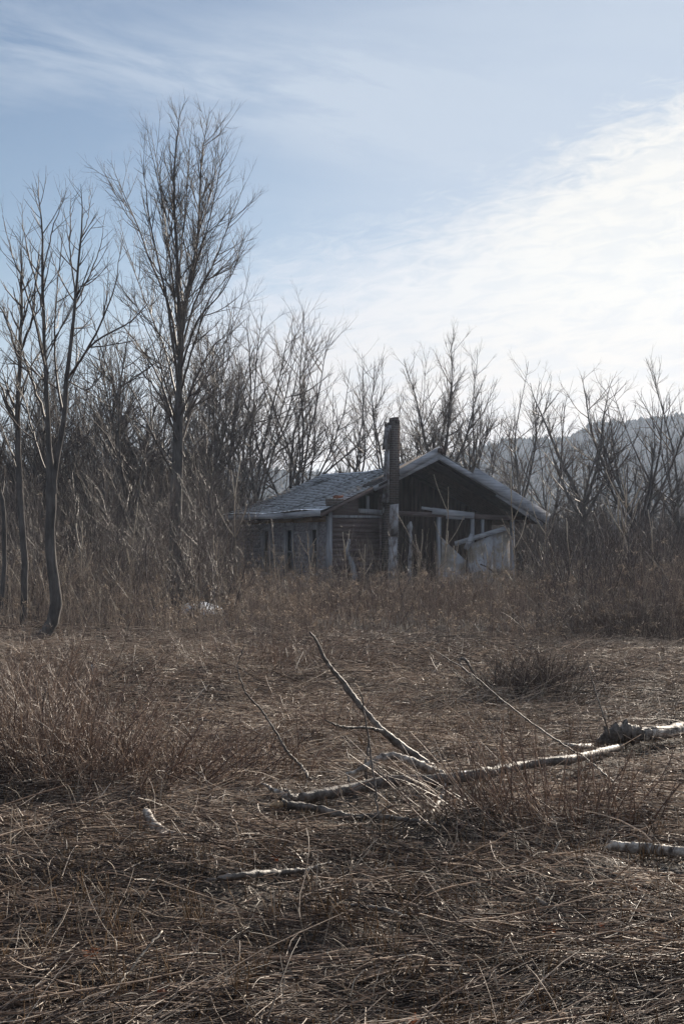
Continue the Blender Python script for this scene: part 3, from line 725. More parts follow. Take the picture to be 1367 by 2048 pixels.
# --- crooked twin-stemmed tree at the left
Y0 = 25.0
tw1 = [
 [(62, 1305, .1, .10), (85, 1275, 0, .105), (104, 1245, 0, .105), (113, 1210, 0, .10), (110, 1175, 0, .095), (103, 1120, 0, .09), (101, 1050, 0, .088), (103, 965, 0, .085), (98, 900, 0, .06), (97, 850, 0, .055), (91, 740, .1, .045), (88, 640, .1, .036), (85, 540, .1, .028), (86, 470, .1, .02), (80, 410, .1, .012), (73, 365, .1, .004)],
 [(105, 985, 0, .07), (114, 920, -.1, .06), (128, 840, -.2, .055), (134, 760, -.3, .05), (145, 660, -.3, .04), (152, 590, -.3, .032), (160, 500, -.3, .022), (165, 430, -.3, .014), (162, 368, -.3, .004)]]
lb = [
 [(97, 860, 0, .04), (75, 790, .3, .032), (55, 730, .5, .024), (25, 660, .8, .014), (-5, 600, 1., .006)],
 [(90, 730, 0, .032), (70, 640, -.3, .025), (45, 560, -.5, .018), (20, 490, -.6, .010), (5, 430, -.6, .004)],
 [(88, 620, 0, .026), (66, 540, .3, .02), (50, 470, .4, .012), (42, 405, .4, .004)],
 [(87, 540, 0, .02), (105, 460, -.2, .014), (120, 420, -.3, .009), (135, 375, -.3, .003)],
 [(128, 840, 0, .035), (112, 740, .3, .028), (110, 640, .4, .02), (118, 540, .5, .013), (128, 450, .5, .004)],
 [(134, 760, 0, .035), (165, 715, -.4, .03), (205, 640, -.7, .022), (230, 570, -.9, .014), (246, 480, -1., .005)],
 [(132, 780, 0, .03), (175, 700, .5, .028), (220, 665, .7, .022), (268, 640, .9, .014), (300, 600, 1., .006)],
 [(150, 610, 0, .026), (175, 560, .3, .018), (200, 500, .5, .012), (208, 440, .5, .004)],
 [(152, 590, 0, .022), (140, 500, -.3, .016), (142, 430, -.4, .010), (140, 380, -.4, .003)],
 [(104, 975, 0, .03), (70, 880, .5, .022), (50, 800, .7, .014), (10, 745, 1., .005)],
 [(162, 480, 0, .016), (178, 430, .2, .01), (180, 370, .2, .003)],
 [(134, 760, 0, .02), (175, 780, .5, .018), (200, 740, .8, .012), (210, 660, 1., .004)]]
A = [pxstem(s, Y0, 26, rg, .003) for s in tw1]; B = [pxstem(s, Y0, 16, rg, .008) for s in lb]
for a in B: a[:, 3] *= .7
for a in A: a[:, 3] = np.where(a[:, 3] < .07, a[:, 3] * .8, a[:, 3])
PS = np.array([a[:, :3] for a in A]); RS = np.array([a[:, 3] for a in A]); PL = np.array([a[:, :3] for a in B]); RL = np.array([a[:, 3] for a in B])
b1, t1 = foliate(PL, RL, rg, 1.0, .72, .44, .06, .0038, .055, .1, 3, lmax=1.6, rb=.012); b2, t2 = foliate(PS, RS, rg, .9, .75, .18, .07, .0038, .055, .45, 3, lmax=1.5, rb=.012)
tree_obj('bare_tree', 'bare tree with a crooked foot, forking into two stems, at the left', 'tree', None, (A[0][0][0], Y0, 0), [(PS, RS)], [(PL, RL)] + b1 + b2, t1 + t2, 9)

# --- two slim trees at the left edge
Y0 = 27.0
A = [pxstem([(46, 1290, 0, .075), (50, 1150, 0, .07), (44, 1040, 0, .065), (38, 930, 0, .055), (36, 820, 0, .05), (40, 720, 0, .04), (43, 640, 0, .03), (44, 560, 0, .018), (40, 480, 0, .005)], Y0, 26, rg, .004)]
B = [pxstem(s, Y0, 16, rg, .01) for s in [[(40, 730, 0, .03), (20, 660, .3, .02), (0, 610, .6, .012), (-30, 560, .8, .004)], [(41, 700, 0, .03), (65, 640, -.3, .02), (72, 560, -.4, .012), (78, 500, -.4, .004)], [(37, 860, 0, .03), (10, 790, .3, .02), (-20, 730, .5, .01), (-50, 690, .5, .004)], [(38, 800, 0, .025), (60, 740, .5, .018), (90, 690, .9, .01), (110, 620, 1, .004)]]]
PS = np.array([a[:, :3] for a in A]); RS = np.array([a[:, 3] for a in A]); PL = np.array([a[:, :3] for a in B]); RL = np.array([a[:, 3] for a in B])
b1, t1 = foliate(PL, RL, rg, 1.1, .55, .35, .09, .0035, .06, .1, 3, lmax=1.5); b2, t2 = foliate(PS, RS, rg, 1., .6, .14, .1, .0035, .06, .4, 3, lmax=1.3)
tree_obj('bare_tree', 'slim straight bare tree just left of the crooked twin-stemmed one', 'tree', None, (A[0][0][0], Y0, 0), [(PS, RS)], [(PL, RL)] + b1 + b2, t1 + t2, 8)
A = [pxstem([(2, 1230, 0, .05), (8, 1150, 0, .048), (10, 1080, 0, .045), (6, 1010, 0, .04), (-6, 950, 0, .035), (-14, 850, 0, .028), (-30, 700, 0, .006)], 28, 22, rg, .004)]
PS = np.array([a[:, :3] for a in A]); RS = np.array([a[:, 3] for a in A])
b1, t1 = foliate(PS, RS, rg, .7, .7, .2, .1, .004, .06, .4, 3, lmax=1.5)
tree_obj('bare_sapling', 'thin curved bare sapling cut by the left edge of the photo', 'tree', None, (A[0][0][0], 28, 0), [(PS, RS)], b1, t1, 6)

# --- trees of the middle distance, each one grown for its place
VASE = dict(fork=.24, n=7, spread=.60, r=.14, dens=.98, l1=.42, ang=.68, trop=.03, rt=.0055)
VASC = dict(fork=.34, n=6, spread=.62, r=.13, dens=.74, l1=.42, ang=.68, trop=.03, rt=.0052)
UPR = dict(fork=.38, n=5, spread=.36, r=.13, dens=.85, l1=.40, ang=.72, trop=.03, rt=.0055)
OPEN = dict(fork=.32, n=5, spread=.72, r=.15, dens=.8, l1=.42, ang=.75, trop=.025, rt=.0055)
RND = dict(fork=.42, n=7, spread=.50, r=.20, dens=1.15, l1=.38, ang=.65, rt=.006, lv=4, trop=.04)
GL = 'bare trees at the left wood edge'; GC = 'bare trees behind the house'; GR = 'bare trees behind on the right'
mids = [
 (215, 46, 560, OPEN, 'broad bare tree between the crooked tree and the tallest tree', GL, -.12),
 (150, 52, 640, UPR, 'upright bare tree seen through the forks of the crooked tree', GL, .03),
 (285, 47, 590, VASE, 'many-stemmed bare tree close to the left of the tallest trunk', GL, .05),
 (10, 50, 680, OPEN, 'bare tree filling the left edge behind the slim straight one', GL, .1),
 (90, 58, 720, VASE, 'lower bare tree deep behind the crooked twin stems', GL, 0),
 (60, 42, 655, VASE, 'fine-twigged bare tree behind the two slim trunks at the left', GL, .04),
 (178, 43, 690, UPR, 'straight bare tree right of the crooked twin stems', GL, -.02),
 (250, 41, 640, OPEN, 'leaning bare tree crossing in front of others left of the tallest trunk', GL, .14),
 (330, 50, 660, VASE, 'bare tree directly behind the tallest trunk', GL, -.05),
 (395, 44, 700, UPR, 'slight bare tree at the right foot of the tallest tree', GL, .05),
 (120, 48, 730, VASE, 'low bare tree seen between the crooked tree and the broad one', GL, 0),
 (430, 52, 600, VASE, 'spreading bare tree right of the tallest trunk, touching its crown', GL, -.03),
 (515, 58, 612, VASC, 'vase-shaped bare tree just left of the house roof', GC, .0),
 (570, 60, 618, OPEN, 'bare tree whose limbs lean right above the frosted roof', GC, .14),
 (480, 64, 640, UPR, 'slim bare tree between the spreading tree and the vase-shaped one', GC, 0),
 (610, 64, 650, VASC, 'bushy bare tree over the far end of the roof ridge', GC, .05),
 (705, 66, 700, UPR, 'small upright bare tree above the middle of the roof', GC, 0),
 (765, 68, 705, VASC, 'fan-shaped bare tree directly left of the brick chimney', GC, .03),
 (822, 68, 715, UPR, 'two-stemmed slender bare tree directly right of the brick chimney', GC, 0),
 (868, 62, 676, RND, 'round-headed bare tree with a thick trunk above the roof peak', GC, 0),
 (915, 64, 700, UPR, 'leaning slender bare tree just right of the roof peak', GC, .06),
 (950, 70, 765, OPEN, 'low bare tree over the right roof slope', GC, .12),
 (1045, 62, 718, UPR, 'upright bare tree left of the crooked one on the right', GR, .0),
 (1095, 66, 770, OPEN, 'faint bare tree in front of the low end of the hill', GR, 0),
 (1175, 50, 738, dict(fork=.40, n=5, spread=.80, r=.22, dens=.9, l1=.42, ang=.8, trop=.03), 'dark crooked bare tree in front of the hill shoulder', GR, -.10),
 (1225, 60, 800, VASC, 'low bushy bare tree between the crooked and the many-limbed tree', GR, 0),
 (1300, 50, 712, dict(fork=.30, n=7, spread=.68, r=.22, dens=1.0, l1=.42, ang=.7, trop=.03), 'large many-limbed bare tree before the hilltop on the right', GR, -.03),
 (1385, 52, 705, OPEN, 'bare tree reaching in from the right edge', GR, -.05),
]
for i, (px, Y, top, sp, lab, g, lean) in enumerate(mids):
    wild_tree(px, Y, top, sp, 100 + i, lab, g, lean)

# --- understory trees: four grown, the rest copies, shorter and behind
def copy_tree(src, loc, rz, sc):
    c = src.copy(); COL.objects.link(c); c.location = loc; c.rotation_euler = (0, 0, rz); c.scale = sc
    for ch in list(src.children):
        k = ch.copy(); COL.objects.link(k); k.parent = c
    return c
US = dict(fork=.18, n=6, spread=.55, r=.12, dens=.95, l1=.42, ang=.7, trop=.04, rt=.0055)
ru = np.random.default_rng(9)
protos = [wild_tree(60 + 90 * k, 58, 900 + 10 * k, US, 300 + k, 'low tangled bare tree in the dark left wood', 'low trees of the left wood') for k in range(4)]
def scatter(n, x0, x1, y0, y1, label, g, smin, smax):
    for i in range(n):
        Y = ru.uniform(y0, y1); px = ru.uniform(x0, x1); s = ru.uniform(smin, smax)
        c = copy_tree(protos[i % 4], ((px - CX) / F * Y, Y, 0), ru.uniform(0, 6.28), (s, s, s * ru.uniform(.85, 1.15)))
        tag(c, label, 'tree', g)
scatter(62, -60, 480, 44, 76, 'low tangled bare tree in the dark left wood', 'low trees of the left wood', .6, 1.25)
scatter(7, 470, 640, 58, 84, 'low tangled bare tree behind the house and its frosted roof', 'low trees behind the house', .5, .8)
scatter(34, 960, 1430, 50, 78, 'low tangled bare tree in the wood right of the house', 'low trees of the right wood', .55, .95)

# --- the far wood, one mass
def farwood():
    r = np.random.default_rng(31); n = 250
    Y = r.uniform(80, 135, n); px = np.where(r.random(n) < .62, r.uniform(-120, 520, n), r.uniform(520, 1480, n)); x = (px - CX) / F * Y
    H = np.where(px < 480, r.uniform(7, 10.5, n), np.where(px < 1000, r.uniform(3.2, 5.0, n), r.uniform(4.2, 6.2, n)))
    p = np.stack([x, Y, np.zeros(n) - .1], 1); d = np.stack([r.normal(size=n) * .08, r.normal(size=n) * .08, np.ones(n)], 1)
    P, R = levelgrow(p, d, H, np.full(n, .13), 14, .05, .03, .12, r)
    t = Tubes(); t.add(P, R, 5, rnd=r.random(n))
    p, d, L, q = spawn(P, R, 2.6, .12, .98, .62, .36, .05, r, .8, 34); P1, R1 = levelgrow(p, d, L, q, 6, .09, .05, .2, r); t.add(P1, R1, 3, rnd=r.random(len(P1)))
    p, d, L, q = spawn(P1, R1, 3.2, .1, .98, .7, .42, .013, r, .4, 12); P2, R2 = levelgrow(p, d, L, q, 3, .12, .05, .4, r); t.add(P2, R2, 3, rnd=r.random(len(P2)))
    tag(t.build('far_wood', M_FARWOOD), 'distant leafless wood closing the view behind the nearer trees', 'wood', kind='stuff')
farwood()
def undergrowth():
    r = np.random.default_rng(32); n = 5200
    Y = 46 + 60 * r.random(n) ** 1.2; px = r.uniform(-150, 1520, n); x = (px - CX) / F * Y
    # keep it out of the house
    lx = (x - HO[0]) * cos(TH) + (Y - HO[1]) * sin(TH); ly = -(x - HO[0]) * sin(TH) + (Y - HO[1]) * cos(TH)
    ok = ~((lx > -1.2) & (lx < HW + 1.2) & (ly > -1.2) & (ly < 9)); x, Y = x[ok], Y[ok]; n = len(x)
    H = r.uniform(1.2, 3.6, n); p = np.stack([x, Y, gh(x, Y) - .05], 1); d = np.stack([r.normal(size=n) * .35, r.normal(size=n) * .35, np.ones(n)], 1)
    P, R = levelgrow(p, d, H, r.uniform(.008, .022, n), 7, .09, .02, .3, r)
    t = Tubes(); t.add(P, R, 3, rnd=r.random(n))
    p, d, L, q = spawn(P, R, 4.2, .1, .98, .6, .42, .008, r, .3, 14); P1, R1 = levelgrow(p, d, L, q, 4, .12, .05, .4, r); t.add(P1, R1, 3, rnd=r.random(len(P1)))
    p, d, L, q = spawn(P1, R1, 3.0, .1, .98, .7, .5, .005, r, .2, 5); P2, R2 = levelgrow(p, d, L, q, 2, .14, .04, .6, r); t.add(P2, R2, 3, rnd=r.random(len(P2)))
    tag(t.build('undergrowth', M_FARWOOD), 'leafless brush filling the wood between the trunks', 'undergrowth', kind='stuff')
undergrowth()

def thicket():
    r = np.random.default_rng(35); n = 950
    Y = 28 + 18 * r.random(n) ** .8; px = np.where(r.random(n) < .58, r.uniform(-60, 470, n), r.uniform(1075, 1430, n)); px[:35] = r.uniform(480, 1075, 35)
    Y = np.where(px > 470, np.maximum(Y, 30), Y); x = (px - CX) / F * Y
    lx = (x - HO[0]) * cos(TH) + (Y - HO[1]) * sin(TH); ly = -(x - HO[0]) * sin(TH) + (Y - HO[1]) * cos(TH)
    ok = ~((lx > -.6) & (lx < HW + .8) & (ly > -.9)); x, Y, px = x[ok], Y[ok], px[ok]; n = len(x)
    H = r.uniform(1.3, 4.2, n) * np.where((px > 470) & (px < 1075), .62, np.where(px > 1070, .72, 1)) * np.clip((Y - 20) / 12, .5, 1.05) * (1 + .3 * vnoise(x * .6, Y * .4, 8, 2))
    p = np.stack([x, Y, gh(x, Y) - .05], 1); d = np.stack([r.normal(size=n) * .28, r.normal(size=n) * .25, np.ones(n)], 1)
    P, R = levelgrow(p, d, H, r.uniform(.006, .017, n), 9, .06, .02, .3, r)
    t = Tubes(); t.add(P, R, 4, rnd=r.random(n))
    p, d, L, q = spawn(P, R, 3.4, .2, .98, .6, .36, .006, r, .25, 14); P1, R1 = levelgrow(p, d, L, q, 5, .10, .05, .45, r); t.add(P1, R1, 3, rnd=r.random(len(P1)))
    p, d, L, q = spawn(P1, R1, 4.5, .1, .98, .65, .45, .0032, r, .12, 8); P2, R2 = levelgrow(p, d, L, q, 3, .14, .04, .6, r); t.add(P2, R2, 3, rnd=r.random(len(P2)))
    tag(t.build('thicket', M_THICK), 'thin leafless shrubs standing in front of the wood on both sides', 'thicket', kind='stuff')
thicket()

# ================================================================== tall weeds round the house
def weeds():
    r = np.random.default_rng(41); n = 30000
    Y = 22.3 + 30 * r.random(n) ** .95; x = r.uniform(-1, 1, n) * (.27 * Y + .8)
    e = edge_y(x); k = r.random(n)
    dens = .55 + .45 * vnoise(x * .35, Y * .35, 61, 3)
    ok = (Y > e + .8 * r.normal(size=n)) & (k < np.clip(dens + .35, .15, 1))
    lx = (x - HO[0]) * cos(TH) + (Y - HO[1]) * sin(TH); ly = -(x - HO[0]) * sin(TH) + (Y - HO[1]) * cos(TH)
    ok &= ~((lx > -.15) & (lx < HW + .1) & (ly > -.15) & (ly < 7)); ok &= ~((lx > 1.9) & (lx < 2.7) & (ly > -.9) & (ly < 0))
    ok &= np.hypot((x + 3.6), (Y - 35.5) / 1.3) > 1.2
    x, Y, e = x[ok], Y[ok], e[ok]; n = len(x)
    back = np.clip((Y - e) / 7, 0, 1)
    side = np.clip(np.abs(x - 2.2) / 5 - .6, 0, 1); lo = (x - HO[0]) * cos(TH) + (Y - HO[1]) * sin(TH); side = np.where(lo < .3, np.minimum(side, np.clip(-lo / 3, 0, 1)), side); H = (.50 + (.34 + .46 * side) * back) * (.42 + .82 * r.random(n)) * (1 + .55 * vnoise(x * .38, Y * .3, 62, 3)) * (1 + .6 * (r.random(n) > .96))
    lane = np.clip(1.9 - np.abs(x / Y * 36 + 3.65) * 1.5, 0, 1) * np.clip((37 - Y) / 1.0, 0, 1) * np.clip((Y - 26) / 2, 0, 1); H = H * (1 - .72 * lane)
    p = np.stack([x, Y, gh(x, Y) - .02], 1); d = np.stack([r.normal(size=n) * .22 - .03, r.normal(size=n) * .2, np.ones(n)], 1)
    P, R = levelgrow(p, d, H, r.uniform(.0024, .0050, n), 5, .06, .0, .45, r)
    t = Tubes(); t.add(P, R, 3, rnd=r.random(n) ** 1.3)
    p, d, L, q = spawn(P, R, 4.6, .30, 1, .75, .26, .0026, r, .08, 9); P1, R1 = levelgrow(p, d, L, q, 3, .12, .06, .6, r); t.add(P1, R1, 3, rnd=r.random(len(P1)) ** 1.3)
    tag(t.build('tall_weeds', M_WEED), 'brown leafless tall weeds standing thick around the house', 'weeds', kind='stuff')
    n2 = 1500; Y2 = r.uniform(23, 43, n2); x2 = r.uniform(-1, 1, n2) * (.26 * Y2 + .5); lx = (x2 - HO[0]) * cos(TH) + (Y2 - HO[1]) * sin(TH); ly = -(x2 - HO[0]) * sin(TH) + (Y2 - HO[1]) * cos(TH)
    k2 = (Y2 > edge_y(x2)) & ~((lx > -.3) & (ly > -.3)); x2, Y2 = x2[k2], Y2[k2]; n2 = len(x2)
    P3, R3 = levelgrow(np.stack([x2, Y2, gh(x2, Y2)], 1), np.stack([r.normal(size=n2) * .28, r.normal(size=n2) * .2, np.ones(n2)], 1), r.uniform(.7, 2.0, n2) * np.clip((Y2 - 18) / 12, .5, 1), r.uniform(.003, .006, n2), 7, .06, 0, .6, r)
    q = Tubes(); q.add(P3, R3, 3, rnd=r.random(n2) * .8); p, d, L, qq = spawn(P3, R3, 1.6, .55, 1, .5, .22, .004, r, .1, 4); P4, R4 = levelgrow(p, d, L, qq, 4, .1, .12, .7, r); q.add(P4, R4, 3, rnd=r.random(len(P4)) * .9)
    tag(q.build('dead_stalks', M_SUMAC), 'taller pale dead stalks rising out of the brown weeds', 'stalks', kind='stuff')
    # downy seed heads
    s = r.choice(n, 4200, replace=False); tip = P[s, -1]; m = 11
    c = np.repeat(tip, m, 0); dd = nrm(r.normal(size=(len(c), 3)) + np.array([.3, 0, .25]))
    L = r.uniform(.02, .08, len(c)); c = c + r.normal(size=c.shape) * np.array([.035, .035, .03])
    P2, R2 = levelgrow(c, dd, L, r.uniform(.004, .010, len(c)), 2, .3, -.1, .5, r)
    f = Tubes(); f.add(P2, R2, 3, rnd=r.random(len(c)))
    tag(f.build('seed_heads', M_FLUFF), 'pale downy seed heads on top of the tall weeds', 'seed heads', kind='stuff')
weeds()

# --- pale antler-forked saplings
def sumac(px, pyb, Y, top, forks, seed, label):
    r = np.random.default_rng(seed); a = at(px, pyb, Y); x = a[0]; zb = float(gh(x, Y)) - .05; H = CAMH + (HY - top) / F * Y - zb
    p = np.array([[x, Y, zb]]); P, R = levelgrow(p, np.array([[r.normal() * .06, r.normal() * .06, 1.]]), np.array([H * .72]), np.array([.017]), 12, .035, .02, .65, r)
    K = forks; i = np.sort(r.integers(6, 13, K)); i[-2:] = 12
    az = r.random() * 6 + np.arange(K) * 2.4; s = .5 + .3 * r.random(K); s[-1] = .05
    d = np.stack([np.cos(az) * s, np.sin(az) * s * .6, np.ones(K) * .75], 1)
    P1, R1 = levelgrow(P[0, i], d, H * r.uniform(.16, .30, K), np.full(K, .0135), 8, .04, .10, .75, r)
    root = empty('sapling', (x, Y, zb)); tag(root, label, 'sapling', 'pale forked saplings')
    t = Tubes(); t.add(P - p[0], R, 6, rnd=np.array([.4])); t.build('stem', M_SUMAC, root)
    t = Tubes(); t.add(P1 - p[0], R1, 5, cap=True, rnd=.4 + .6 * r.random(K)); t.build('fork', M_SUMAC, root)
sums = [
 (478, 1190, 36, 905, 4, 'tall pale forked sapling at the left corner of the house'),
 (557, 1190, 37, 1035, 3, 'pale forked sapling between the first two windows of the house'),
 (628, 1190, 36, 1050, 5, 'pale forked sapling right before the near corner of the side wall'),
 (694, 1190, 38, 1055, 3, 'short forked sapling before the red-brown front wall'),
 (722, 1190, 35, 1080, 3, 'short forked sapling just left of the chimney foot'),
 (828, 1190, 36, 1060, 2, 'thin pale sapling just right of the chimney foot'),
 (877, 1190, 38, 945, 5, 'tall dim forked sapling before the dark gable'),
 (905, 1190, 36, 1075, 4, 'low forked sapling left of the broken panels'),
 (965, 1190, 36, 1085, 4, 'low forked sapling in front of the slanting board'),
 (1000, 1190, 35, 1070, 3, 'low forked sapling right of the slanting board'),
 (1030, 1190, 38, 925, 6, 'bushy-topped pale sapling behind the right roof slope'),
 (1087, 1190, 37, 960, 5, 'tall pale sapling at the right roof corner'),
 (1140, 1190, 34, 1020, 4, 'forked sapling standing alone right of the house'),
 (1232, 1190, 34, 930, 8, 'widest many-forked sapling in the right wood edge'),
 (1262, 1190, 35, 970, 4, 'narrow forked sapling right beside the widest one'),
 (1312, 1190, 33, 1010, 3, 'curved pale sapling near the right edge'),
 (255, 1200, 33, 1000, 5, 'branching pale sapling left of the tallest trunk'),
 (300, 1200, 34, 1030, 4, 'slender pale sapling close to the tallest trunk'),
 (395, 1200, 32, 1060, 4, 'pale forked sapling right of the tallest trunk'),
 (440, 1200, 33, 1070, 3, 'slender pale sapling between the tallest trunk and the house'),
 (165, 1220, 30, 1040, 3, 'slender sapling right of the crooked tree foot'),
]
for i, (px, py, Y, top, k, lab) in enumerate(sums): sumac(px, py, Y, top, k, 500 + i, lab)

# --- snow patches
def snow(px, py, w, d, lab, h=.10):
    D = CAMH * F / (py - HY); x0 = (px - CX) / F * D
    a = np.linspace(0, 2 * pi, 40, endpoint=False); r = np.random.default_rng(int(px)); V = []; Q = []
    k = 10
    for i in range(k):
        q = 1 - i / k
        for j, t in enumerate(a):
            rr = q * (1 + .22 * sin(2 * t + px) + .12 * sin(5 * t + 1))
            xx, yy = x0 + cos(t) * w * rr, D + sin(t) * d * rr
            V.append([xx, yy, float(gh(xx, yy)) + h * (1 - q ** 2) + .015 * r.random() - (.05 if i == 0 else 0)])
    for i in range(k - 1):
        for j in range(40):
            b = (j + 1) % 40; Q.append([i * 40 + j, i * 40 + b, (i + 1) * 40 + b, (i + 1) * 40 + j])
    tag(mesh_from('snow_patch', V, Q, M_SNOW), lab, 'snow', 'patches of old snow')
snow(392, 1226, .62, 1.3, 'patch of old snow right of the tallest trunk foot', .30)

# ================================================================== bushes
def bush(px, py, w, h, n, seed, label, lean=0.0, dens=1.0, grp='brown twiggy bushes in the straw', m_=None, rt=.0022):
    r = np.random.default_rng(seed); D = CAMH * F / (py - HY); x0 = (px - CX) / F * D
    x = x0 + r.normal(size=n) * w * .35; Y = D + r.normal(size=n) * w * .30
    p = np.stack([x, Y, gh(x, Y) - .02], 1); out = np.stack([(x - x0) / w + lean + r.normal(size=n) * .25, (Y - D) / w * .8 + r.normal(size=n) * .2, np.ones(n)], 1)
    P, R = levelgrow(p, out, h * r.uniform(.45, 1.15, n), r.uniform(.0025, .0055, n), 8, .09, -.015, .35, r)
    b = np.array([x0, D, float(gh(x0, D))]); root = empty('bush', tuple(b)); tag(root, label, 'bush', grp)
    t = Tubes(); t.add(P - b, R, 4, rnd=r.random(n)); tag(t.build('stems', m_ or M_BUSH, root), kind='stuff')
    p, d, L, q = spawn(P, R, 13 * dens, .12, 1, .75, .34, .0026, r, .06, 16); P1, R1 = levelgrow(p, d, L, q, 4, .12, .0, .5, r)
    p, d, L, q = spawn(P1, R1, 14 * dens, .1, 1, .8, .42, rt, r, .03, 6); P2, R2 = levelgrow(p, d, L, q, 2, .15, 0, .6, r)
    t = Tubes(); t.add(P1 - b, R1, 3, rnd=r.random(len(P1))); t.add(P2 - b, R2, 3, rnd=r.random(len(P2))); tag(t.build('twigs', m_ or M_BUSH, root), kind='stuff')
bush(40, 1560, 1.2, .85, 170, 1, 'dense brown bush cut by the left edge of the photo', -.1)
bush(150, 1575, 1.0, .68, 160, 2, 'dense brown bush just right of the one at the left edge')
bush(265, 1590, 1.0, .52, 130, 3, 'low spreading brown bush above the curved log', .15)
bush(95, 1470, 1.3, .72, 120, 4, 'thin brown bush behind the two left ones')
bush(390, 1560, .9, .42, 70, 5, 'sparse low bush midway between the left bushes and the fallen branch', .1)
bush(480, 1545, .8, .42, 50, 6, 'sparse wispy bush left of the pale horn-like broken branch', -.1)
bush(1005, 1640, .8, .70, 55, 7, 'upright reddish bush in front of the long fallen branch', -.25, .7)
bush(1100, 1655, .8, .62, 50, 8, 'bush with leaning stems right of the upright reddish one', -.2, .7)
bush(1180, 1660, .7, .50, 45, 9, 'small bush left of the log at the lower right', -.1, .7)
bush(940, 1650, .5, .34, 14, 10, 'thin bush right of the short pale branch stub', -.1, .6)
bush(1060, 1395, .95, .46, 330, 11, 'low dark tangled heap of twigs in the middle of the straw', 0, 1.3, m_=M_DARKTWIG)
bush(1300, 1285, 2.4, .95, 420, 12, 'wide dark bush before the weeds near the right edge', 0, 1, m_=M_DARKTWIG)
bush(1190, 1275, 1.6, .6, 220, 13, 'lower dark bush left of the wide one near the right edge', 0, .9, m_=M_DARKTWIG)
bush(560, 1330, 2.2, .62, 200, 14, 'brown bush leaning right at the edge of the tall weeds', .3, .8)
bush(680, 1480, .8, .45, 50, 15, 'faint wispy bush behind the fallen branch', .1, .7)
bush(30, 1400, 1.6, .9, 130, 16, 'brown bush at the left edge beneath the crooked tree', 0, .9)

# ================================================================== fallen branches and logs
def gp_(px, py, h, r):
    """point h metres above the ground plane seen at that photo row, with radius"""
    D = (CAMH - h) * F / (py - HY)
    for _ in range(30): D = .6 * D + .4 * (CAMH - h - float(gh((px - CX) / F * D, D))) * F / (py - HY)
    p = at(px, py, D); return [p[0], p[1], p[2], r]
def ap_(px, py, D, r): p = at(px, py, D); return [p[0], p[1], p[2], r]
lg = np.random.default_rng(66); CLEAR = []
def limb(rows, name, material, parent=None, n=30, sides=10, rough=.05, jit=.003, cap=True, origin=None):
    n = int(n * 1.8); jit = jit * .8
    a = resample(rows, n, lg, jit); P, R = a[:, :3].copy(), np.maximum(a[:, 3], .0008)
    R = R * (1 + .07 * np.sin(np.linspace(0, 23, n) + rows[0][0]) + .22 * (lg.random(n) > .93)); CLEAR.append(np.c_[P, R])
    if origin is not None: P = P - np.array(origin)
    t = Tubes(); t.add(P, R, sides, cap=cap, rnd=np.array([.5]), rough=rough, rg=lg)
    return t.build(name, material, parent)
def thing(name, loc, label, cat, group=None):
    return tag(empty(name, tuple(loc)), label, cat, group)
o = gp_(870, 1560, .06, 0)[:3]
ft = thing('fallen_branch', o, 'long fallen branch with raised limbs crossing the straw', 'fallen branch')
limb([gp_(600, 1594, .10, .028), gp_(650, 1588, .12, .034), gp_(720, 1574, .13, .038), gp_(790, 1561, .13, .040), gp_(870, 1560, .13, .038), gp_(960, 1547, .13, .034), gp_(1050, 1530, .13, .031), gp_(1150, 1516, .12, .030), gp_(1240, 1494, .10, .026)], 'bough', M_LOGDARK, ft, 50, 12, origin=o)
limb([ap_(880, 1558, 9.8, .034), ap_(852, 1528, 9.85, .030), ap_(800, 1490, 9.9, .027), ap_(765, 1462, 9.9, .023), ap_(722, 1414, 9.95, .020), ap_(680, 1358, 10, .017), ap_(650, 1320, 10, .013), ap_(634, 1285, 10, .010), ap_(619, 1264, 10, .007)], 'limb', M_LOGDARK, ft, 36, 9, origin=o)
limb([ap_(770, 1463, 9.9, .014), ap_(735, 1456, 9.8, .010), ap_(700, 1455, 9.7, .009), ap_(670, 1450, 9.6, .007), ap_(649, 1439, 9.6, .004)], 'limb', M_LOGDARK, ft, 20, 7, origin=o)
limb([ap_(884, 1550, 9.6, .030), ap_(850, 1535, 9.55, .028), ap_(810, 1518, 9.5, .027), ap_(775, 1512, 9.5, .024), ap_(745, 1523, 9.45, .018), ap_(715, 1542, 9.4, .014), ap_(690, 1548, 9.4, .012)], 'limb', M_LOGPALE, ft, 30, 9, origin=o)
limb([ap_(694, 1545, 9.4, .009), ap_(698, 1565, 9.35, .007), ap_(705, 1590, 9.3, .006), ap_(716, 1622, 9.2, .004)], 'limb', M_LOGPALE, ft, 14, 6, origin=o)
limb([ap_(732, 1560, 9.5, .010), ap_(731, 1530, 9.5, .010), ap_(737, 1490, 9.6, .007), ap_(738, 1470, 9.6, .003)], 'limb', M_LOGDARK, ft, 14, 6, origin=o)
limb([gp_(892, 1570, .09, .013), gp_(884, 1590, .07, .015), gp_(872, 1612, .05, .014), gp_(861, 1628, .03, .010)], 'broken_stub', M_LOGPALE, ft, 16, 8, .1, origin=o)
limb([gp_(519, 1563, .10, .004), gp_(535, 1573, .10, .010), gp_(556, 1585, .09, .016), gp_(580, 1594, .07, .024), gp_(606, 1596, .05, .026)], 'broken_horn', M_LOGPALE, ft, 20, 9, .08, origin=o)
limb([gp_(560, 1592, .06, .020), gp_(578, 1600, .06, .036), gp_(598, 1602, .05, .034), gp_(618, 1598, .05, .028), gp_(640, 1596, .05, .020)], 'knot', M_LOGDARK, ft, 16, 9, .16, origin=o)
limb([gp_(585, 1596, .10, .012), gp_(575, 1584, .13, .012), gp_(566, 1577, .15, .004)], 'knot', M_LOGDARK, ft, 8, 7, .16, origin=o)

